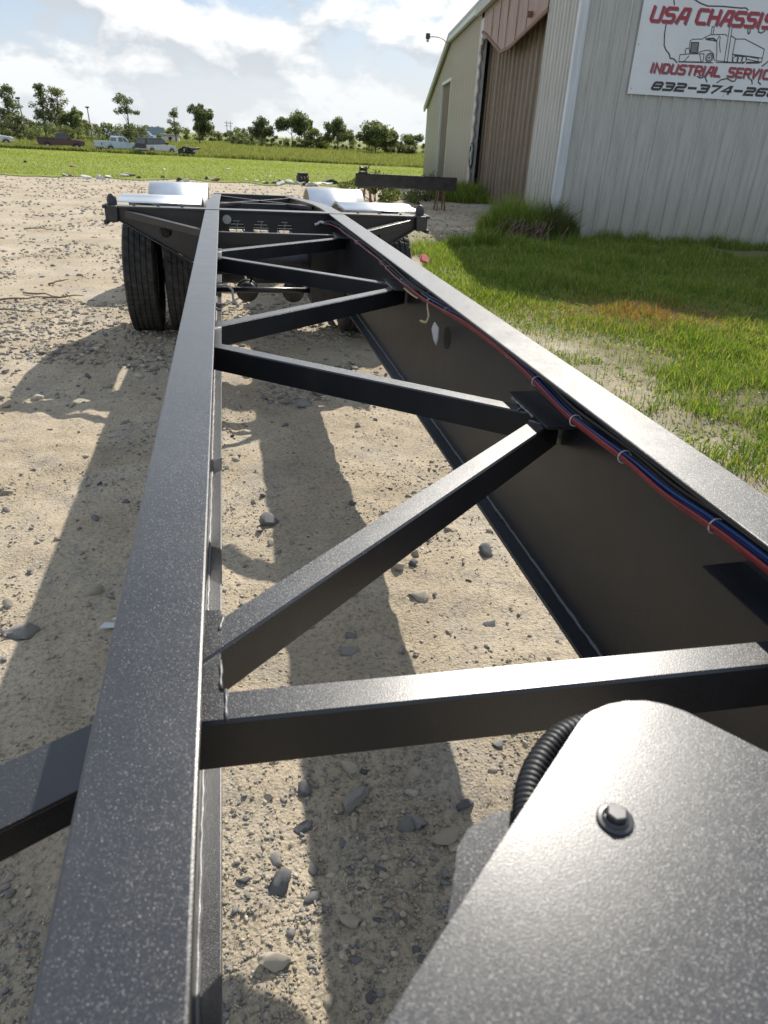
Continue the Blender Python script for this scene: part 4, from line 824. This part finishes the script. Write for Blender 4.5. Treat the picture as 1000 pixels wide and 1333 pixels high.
SK=B().prism([(-.35,0),(-.2,.14),(.05,.22),(.3,.12),(.42,0)],1,-.25,.25,.04).out('rubbish_sack',MB); SK.location=(4.45,33.3,float(gz(4.45,33.3))); tag(SK,'low black rubbish sack slumped beside the scrapped engine block','sack')
WS=B().prism([(-.55,-.2),(.4,-.28),(.6,.05),(.1,.3),(-.5,.2)],2,.02,.05,.008).out('white_sheet',MPALE); WS.location=(3.95,32.9,float(gz(3.95,32.9))); WS.rotation_euler=(.08,-.05,.1); tag(WS,'flat white sheet lying on the ground beside the engine block','sheet')
for k in range(90):
    x=rng.uniform(-14,7.5) if k<45 else rng.uniform(1.2,6.5); y=LF(x)+rng.normal(.5,.7)+(rng.uniform(0,14) if k<8 else 0); r=rng.uniform(.05,.17)
    o=link('rubble_piece',stone_me[k%12]); o.location=(x,y,float(gz(x,y))+r*.4); o.scale=(r*1.3,r,r*.8); o.rotation_euler=(0,0,rng.uniform(0,6)); o.material_slots[0].link='OBJECT'; o.material_slots[0].material=[MPALE,MB,MRUST,MPALE][k%4]
    tag(o,['pale rubble lump on the edge of the mown grass','dark scrap lump on the edge of the mown grass','rusty scrap lump on the edge of the mown grass','pale rubble lump on the edge of the mown grass'][k%4],'rubble','rubble along the lawn edge')
# ---------------------------------------------------------------- vehicles in the tall grass
MGLS,nt,p=newmat('car_glass'); p.inputs['Base Color'].default_value=(.035,.045,.05,1); p.inputs['Roughness'].default_value=.06; p.inputs['Specular IOR Level'].default_value=.8
MCHR=simple('dull_chrome',(.5,.5,.5),.3,.9,.1); MBLKP=simple('black_trim',(.02,.02,.021),.6); MLAMP=simple('lamp_lens',(.30,.03,.03),.25); MHEADL=simple('head_lens',(.6,.62,.62),.2)
def carpaint(n,c,r=.35): return simple(n,c,r,0,.12,1.5)
def vehicle(label,x,y,rz,kind,paint,bed=None,scale=1.0,trim=None):
    """local +x forward. kind: 'pickup' or 'suv'"""
    z=float(gz(x,y)); t=thing('parked_'+('pickup' if kind=='pickup' else 'car'),label,'pickup' if kind=='pickup' else 'car',(x,y,z),rz,'vehicles parked in the tall grass'); t.scale=(scale,)*3
    L=2.55; Wd=.92
    if kind=='pickup': low=[(-L,.55),(-L,1.02),(-.62,1.04),(-.62,1.06),(1.05,1.06),(1.15,1.08),(2.35,.98),(L,.86),(L,.52),(2.2,.42),(-2.3,.42)]; roof=[(-.62,1.06),(-.50,1.62),(-.38,1.70),(.35,1.70),(.5,1.66),(1.12,1.07)]
    else: low=[(-L+.2,.55),(-L+.15,1.02),(1.05,1.06),(1.15,1.08),(2.2,.98),(2.42,.84),(2.42,.52),(2.2,.42),(-2.1,.42)]; roof=[(-2.38,1.03),(-2.2,1.62),(-2.05,1.72),(.3,1.72),(.48,1.67),(1.12,1.07)]
    body=B().prism(low,1,-Wd,Wd,.05).out('body',paint,t)
    w=B(); v=[]
    for sy in (-1,1): v.append([w.bm.verts.new((px,sy*(Wd-.03-(pz-1.04)*.26),pz)) for px,pz in roof])
    n=len(roof); w.bm.faces.new(v[0][::-1]); w.bm.faces.new(v[1])
    for i in range(n): w.bm.faces.new((v[0][i],v[0][(i+1)%n],v[1][(i+1)%n],v[1][i]))
    bmesh.ops.bevel(w.bm,geom=w.bm.edges[:],offset=.03,segments=2,affect='EDGES'); cab=w.out('cab',trim or paint,t)
    def pane(name,P,th=.012):
        P=[Vector(q) for q in P]; nrm=(P[1]-P[0]).cross(P[2]-P[0]).normalized(); w=B(); a=[w.bm.verts.new(q) for q in P]; b=[w.bm.verts.new(q+nrm*th) for q in P]; m=len(P)
        w.bm.faces.new(a[::-1]); w.bm.faces.new(b)
        for i in range(m): w.bm.faces.new((a[i],a[(i+1)%m],b[(i+1)%m],b[i]))
        w.out(name,MGLS,cab)
    side=lambda pz:Wd-.03-(pz-1.04)*.26+.002
    def sidewin(x0b,x0t,x1t,x1b,zb=1.14,zt=1.58):
        for sy in (-1,1):
            q=[(x0b,sy*side(zb),zb),(x0t,sy*side(zt),zt),(x1t,sy*side(zt),zt),(x1b,sy*side(zb),zb)]; pane('side_window',q if sy<0 else q[::-1])
    e=.018
    if kind=='pickup':
        sidewin(-.44,-.36,.12,.12); sidewin(.18,.18,.42,.80)
        pane('rear_window',[(-.60-e,.66,1.14),(-.515-e,.62,1.54),(-.515-e,-.62,1.54),(-.60-e,-.66,1.14)][::1])
    else:
        sidewin(-2.12,-2.02,-1.25,-1.25); sidewin(-1.18,-1.18,-.38,-.38); sidewin(-.30,-.30,.42,.80)
        pane('rear_window',[(-2.35-e,.74,1.12),(-2.23-e,.66,1.56),(-2.23-e,-.66,1.56),(-2.35-e,-.74,1.12)])
    pane('windscreen',[(1.06+e,-.74,1.14),(.56+e,-.64,1.62),(.56+e,.64,1.62),(1.06+e,.74,1.14)])
    if kind=='pickup':
        bp=bed or paint
        B().box(-2.5,-.68,-.88,.88,1.02,1.025).out('bed_liner',MBLKP,t)
        for sy in (-1,1): B().box(-2.53,-.66,sy*.90-.03,sy*.90+.03,.98,1.16,.01).out('bed_side',bp,t)
        B().box(-2.585,-2.52,-.86,.86,.62,1.15,.012).out('tailgate',bp,t)
    else: B().box(-2.42,-2.37,-.78,.78,.62,1.05,.012).out('tailgate',trim or paint,t)
    xr=-L if kind=='pickup' else -2.36; xf=L if kind=='pickup' else 2.42
    B().box(xr-.10,xr-.01,-.9,.9,.48,.62,.02).out('rear_bumper',MCHR,t); B().box(xf+.005,xf+.10,-.9,.9,.45,.62,.02).out('front_bumper',MCHR,t)
    for sy in (-1,1):
        B().box(xr-.045,xr+.01,sy*.83-.06,sy*.83+.06,.70,1.0,.01).out('tail_light',MLAMP,t); B().box(xf-.02,xf+.03,sy*.66-.16,sy*.66+.16,.68,.84,.01).out('headlight',MHEADL,t)
        B().box(.82,.98,sy*1.03-.10,sy*1.03+.10,1.10,1.28,.02).out('mirror',MBLKP,t)
        for xw in (1.62,-1.55):
            w=B(); w.lathe([(-.11,.20),(-.12,.30),(-.09,.37),(.09,.37),(.12,.30),(.11,.20)],1,28,(0,0,0),True,True); wh=w.out('wheel',MRUB,t,loc=(xw,sy*.84,.37)); B().lathe([(-.09,.205),(.0,.19),(.06,.12),(.07,.0001)],1,20,(0,0,0)).out('rim',MRIM,wh); B().lathe([(.09,.205),(.0,.19),(-.06,.12),(-.07,.0001)],1,20,(0,0,0)).out('rim',MRIM,wh)
            B().lathe([(-.02,.43),(.0,.45),(.02,.43)],1,28,(xw,sy*(Wd+.002),.40)).out('wheel_arch',MBLKP,t)
    B().box(xf-.01,xf+.02,-.46,.46,.64,.86,.01).out('grille',MBLKP,t)
    return t
vehicle('white car in the tall grass with its nose towards the maroon pickup',-27.0,103,R_(12),'suv',carpaint('white_paint',(.62,.63,.63)))
vehicle('faded maroon pickup with a dark bed standing in tall grass',-18.6,100,R_(14),'pickup',carpaint('maroon_paint',(.11,.055,.055),.5),carpaint('dark_bed',(.055,.035,.033),.6))
vehicle('pale blue pickup cab with wide rear window standing in tall grass',-11.9,97.5,R_(38),'pickup',carpaint('pale_blue_paint',(.50,.60,.66)))
vehicle('white pickup with black rear end and a scrap pile at its nose',-7.6,96.2,R_(50),'suv',carpaint('worn_white_paint',(.60,.61,.63)),None,1,carpaint('blackened_paint',(.05,.052,.055),.6))
# scrap tyres and pipes by the last vehicle
for k in range(7):
    x,y=-4.9+rng.uniform(-.2,1.6),94.6+rng.uniform(-.6,.6); o=B().lathe([(-.11,.24),(-.13,.34),(-.10,.44),(.10,.44),(.13,.34),(.11,.24)],1,24,(0,0,0),True,True).out('scrap_tyre',MRUB); o.location=(x,y,float(gz(x,y))+.42+.10*(k%3)); o.rotation_euler=(rng.uniform(-.5,.5),rng.uniform(-.2,.2),rng.uniform(-.8,.8)); tag(o,'worn black scrap tyre heaped beside the white pickup','tyre','scrap tyres beside the white pickup')
for k in range(4):
    o=B().tube([(0,0,0),(1.5,.05,.03)],.12,12).out('scrap_pipe',(MPALE,MB)[k%2]); x,y=-5.3+k*.45,95.0-.2*k; o.location=(x,y,float(gz(x,y))+.35+.12*k); o.rotation_euler=(0,.25-.12*k,.2*k-.2); tag(o,('pale' if k%2==0 else 'dark')+' scrap pipe lying on the tyre heap','pipe','scrap pipes on the tyre heap')
# ---------------------------------------------------------------- trees
def tree(name,label,x,y,top,w_,kind,mat,n=2600,trunk=.16,group='trees along the far side of the field',fill=.62):
    z0=float(gz(x,y)); H=top-z0; t=thing(name,label,'tree',(x,y,z0),rng.uniform(0,6),group)
    if kind=='round':
        nl=6; n=int(n*2.5); lob=np.stack([rng.uniform(-.36,.36,nl)*w_,rng.uniform(-.3,.3,nl)*w_,H*rng.uniform(.34,.80,nl)],1); lob[0]=(rng.uniform(-.12,.12)*w_,0,H*.80)
        k=48; i=rng.integers(nl,size=k); d=rng.normal(0,1,(k,3)); d/=np.linalg.norm(d,axis=1)[:,None]; C=lob[i]+d*(rng.random(k)**.5)[:,None]*np.array([w_*.22,w_*.22,H*.17]); C[:,2]=C[:,2].clip(H*.12,H*.93); R=rng.uniform(.07,.17,k)*w_
        ls=.04*w_+.15
    elif kind=='pine':
        k=34; tt=np.sort(rng.random(k)); zz=H*(.33+.62*tt); a=rng.random(k)*6.283; rr=w_*.46*(1-.65*tt**1.6)*rng.uniform(.25,1,k); C=np.stack([np.cos(a)*rr,np.sin(a)*rr,zz],1); R=rng.uniform(.10,.19,k)*w_+.15; ls=.34; n=int(n*1.8)
    elif kind=='umbrella':
        k=20; a=rng.random(k)*6.283; rr=w_*.46*rng.random(k)**.6; zz=H*(.62+.36*rng.random(k)); C=np.stack([np.cos(a)*rr,np.sin(a)*rr,zz],1); R=rng.uniform(.09,.18,k)*w_+.1; ls=.32; n=int(n*1.8)
    else: # low mass
        k=26; C=np.stack([rng.uniform(-.5,.5,k)*w_,rng.uniform(-.3,.3,k)*w_,rng.uniform(.1,.85,k)*H],1); C[:,2]*=np.clip(1.25-np.abs(C[:,0])/(w_*.5)*.75,.3,1); R=rng.uniform(.16,.32,k)*min(w_,H); ls=.05*w_+.15; n=int(n*1.6)
    V,F=leaf_cloud(C,R,n,ls,.7 if kind!='round' else .9); link('crown',mesh_np('crown',V,F,mat),t)
    w=B(); hh=H*(.9 if kind in('pine','umbrella') else .6); w.tube([(0,0,-.1),(rng.normal(0,.08),rng.normal(0,.08),hh*.4),(rng.normal(0,.15),rng.normal(0,.15),hh)],[trunk,trunk*.75,trunk*.3],8); tr=w.out('trunk',MBARK,t,True)
    for c in C[::5]:
        zb=max(H*.2,c[2]-.25*H); B().tube([(0,0,zb),(c[0]*.5,c[1]*.5,(zb+c[2])/2+.1),tuple(c)],[trunk*.35,trunk*.25,trunk*.08],5).out('limb',MBARK,tr,True)
    return t
DK,MD,PLe=MLEAF
TR=[('pine_tree','tall ragged pine at the end of the left hedgerow behind the white car',-35.8,150,7.8,4.6,'pine',DK,1500),
('pine_tree','tall open-crowned pine behind the maroon pickup with a paler twin beside it',-30.2,150,7.8,4.4,'pine',DK,1500),('pine_tree','paler broad pine leaning into the twin pine behind the maroon pickup',-28.0,152,7.7,5.0,'pine',MD,1600),
('bushy_tree','dark low rounded tree under the ragged end pine',-32.3,140,3.4,4.0,'mass',DK,1500),('bushy_tree','bright round bushy tree standing right of the twin pines',-22.4,135,4.2,4.6,'round',MD,2000),
('pine_tree','slender lone pine with a small umbrella crown above the pale blue pickup',-16.2,150,6.9,4.4,'umbrella',DK,900),('bushy_tree','low bushy tree round the foot of the lone umbrella pine',-15.8,153,2.6,4.5,'mass',MD,1400),
('broadleaf_tree','slim open tree beside the big dark tree behind the white pickup',-10.4,190,6.5,4.2,'pine',MD,900),('broadleaf_tree','big dense dark tree behind the white pickup',-5.0,185,7.6,8.2,'round',DK,3400),
('broadleaf_tree','dark rounded tree right of the two utility poles',9.5,200,5.6,6.8,'round',DK,2400),('broadleaf_tree','tallest spreading tree of the row behind the field',17.0,200,7.3,9.4,'round',MD,3000),
('bushy_tree','low pale tree filling the gap beside the tallest spreading tree',22.3,196,3.9,7.6,'mass',PLe,2000),('broadleaf_tree','upright uneven tree between the pale low tree and the wide green tree',27.0,190,6.2,7.8,'round',MD,2600),
('broadleaf_tree','wide full green tree nearest the metal building wall',34.3,180,5.4,12.0,'round',MD,3600),('bushy_tree','small pale tree half hidden by the metal building',47.8,200,3.9,6.5,'round',PLe,1500),
('bushy_tree','low green thicket left of the dark rounded tree by the poles',5.2,205,2.2,5.5,'mass',MD,1100),('bushy_tree','low thicket joining the upright tree and the wide green tree',41.5,188,2.6,7.5,'mass',DK,1500)]
for a in TR: tree(*a,fill=.82 if a[6]=='round' else .62)
# continuous far hedgerow and woods
def woods(name,label,x0,x1,y,h,n,ls,mat,dp=6):
    k=int((x1-x0)/1.6); x=np.linspace(x0,x1,k)+rng.normal(0,.5,k); C=np.stack([x,y+rng.normal(0,dp/3,k),-.9+h*(.25+.45*vn(x,y,.14,41)+.25*rng.random(k))],1); C=np.concatenate([C,C*np.array([1,1,0])+np.array([0,0,-.5])]); R=rng.uniform(.5,1.1,len(C))*h*.34
    V,F=leaf_cloud(C,R,n,ls); tag(link(name,mesh_np(name,V,F,mat)),label,'woods',kind='stuff')
woods('hedgerow','low dense hedgerow along the far side of the parked vehicles',-52,-19,128,2.4,9000,.30,MD); woods('undergrowth','scrubby undergrowth below the left pines',-56,-14,146,3.6,9000,.36,DK)
woods('far_woods','distant line of woods beyond the field',-75,14,275,4.4,14000,.7,MD,14); woods('far_woods','distant line of trees behind the tree row on the right',2,66,225,3.4,11000,.5,MD,12); woods('thicket','low thicket at the foot of the tree row on the right',7,52,197,2.2,7000,.34,MD,5)
# ---------------------------------------------------------------- poles and far things
MPOLE=simple('weathered_pole',(.20,.18,.16),.8); MWH=simple('far_white',(.66,.66,.65),.6)
def pole(label,x,y,h,lean,cross,name='utility_pole',cat='utility pole',grp=None):
    z=float(gz(x,y)); t=thing(name,label,cat,(x,y,z),0,grp); t.rotation_euler=(0,lean,0)
    B().tube([(0,0,-.3),(0,0,h)],[.13,.09],10).out('shaft',MPOLE,t)
    if cross: B().box(-.8,.8,-.06,.06,h-.7,h-.55).out('crossarm',MPOLE,t); B().box(-.6,.6,-.06,.06,h-1.5,h-1.38).out('crossarm',MPOLE,t)
    else: B().box(-.32,.32,-.2,.2,h,h+.26,.03).out('lamp_head',MGREASE,t)
pole('leaning yard light pole beside the twin pines',-30.6,138,5.8,-.10,False,'light_pole','light pole'); pole('upright yard light pole right of the bright bushy tree',-24.1,160,5.5,-.04,False,'light_pole','light pole')
for x,y in ((1.6,258),(2.8,262)): pole('tall utility pole with crossarms in the gap between the far tree groups',x,y,6.1,0,True,grp='utility poles beyond the field')
def far_truck(x,y,label,mat,l=5.5,h=2.2,rz=0):
    z=float(gz(x,y)); t=thing('far_van',label,'van',(x,y,z),rz,None); b=B().prism([(-l/2,.45),(-l/2,h),(l*.22,h),(l*.34,h*.62),(l/2,h*.55),(l/2,.45)],1,-1,1,.08).out('body',mat,t)
    for sx in (-.3,.3): B().lathe([(-.12,.0001),(-.12,.34),(.12,.34),(.12,.0001)],1,18,(l*sx,-.92,.36)).out('wheel',MRUB,t); B().lathe([(-.12,.0001),(-.12,.34),(.12,.34),(.12,.0001)],1,18,(l*sx,.92,.36)).out('wheel',MRUB,t)
    B().box(l*.05,l*.21,-1.012,-.998,h*.62,h*.9).out('window',MGLS,t); B().prism([(l*.235,h*.96),(l*.33,h*.66),(l*.335,h*.68),(l*.24,h*.98)],1,-.8,.8).out('windscreen',MGLS,t)
far_truck(-31.5,225,'small white van parked under the trees right of the bright bushy tree',MWH); far_truck(-27.5,228,'white van behind the first white van below the lone pine',MWH,4.6,1.9,.3); far_truck(-19.6,215,'blue and white van in the field between the pickups',carpaint('van_blue',(.25,.34,.5)),5,2.0,-.2)
HS_=thing('far_shed','small white shed with a flat grey roof beyond the field','shed',(-12.2,200,float(gz(-12.2,200)))); B().box(-2,2,-1.5,1.5,0,1.5).out('wall',MWH,HS_); B().box(-2.3,2.3,-1.8,1.8,1.5,1.75,.03).out('roof',MFAS,HS_); B().box(-.4,.4,-1.52,-1.501,0,1.2).out('door',MBLKP,HS_)
SB=thing('billboard','dull blue billboard on two posts in front of the far woods','billboard',(-19.5,250,float(gz(-19.5,250)))); B().box(-2.3,2.3,-.1,.1,1.0,3.2,.02).out('panel',carpaint('board_blue',(.20,.27,.33)),SB)
for x in (-1.6,1.6): B().tube([(x,.15,0),(x,.15,3.0)],.1,8).out('post',MPOLE,SB)
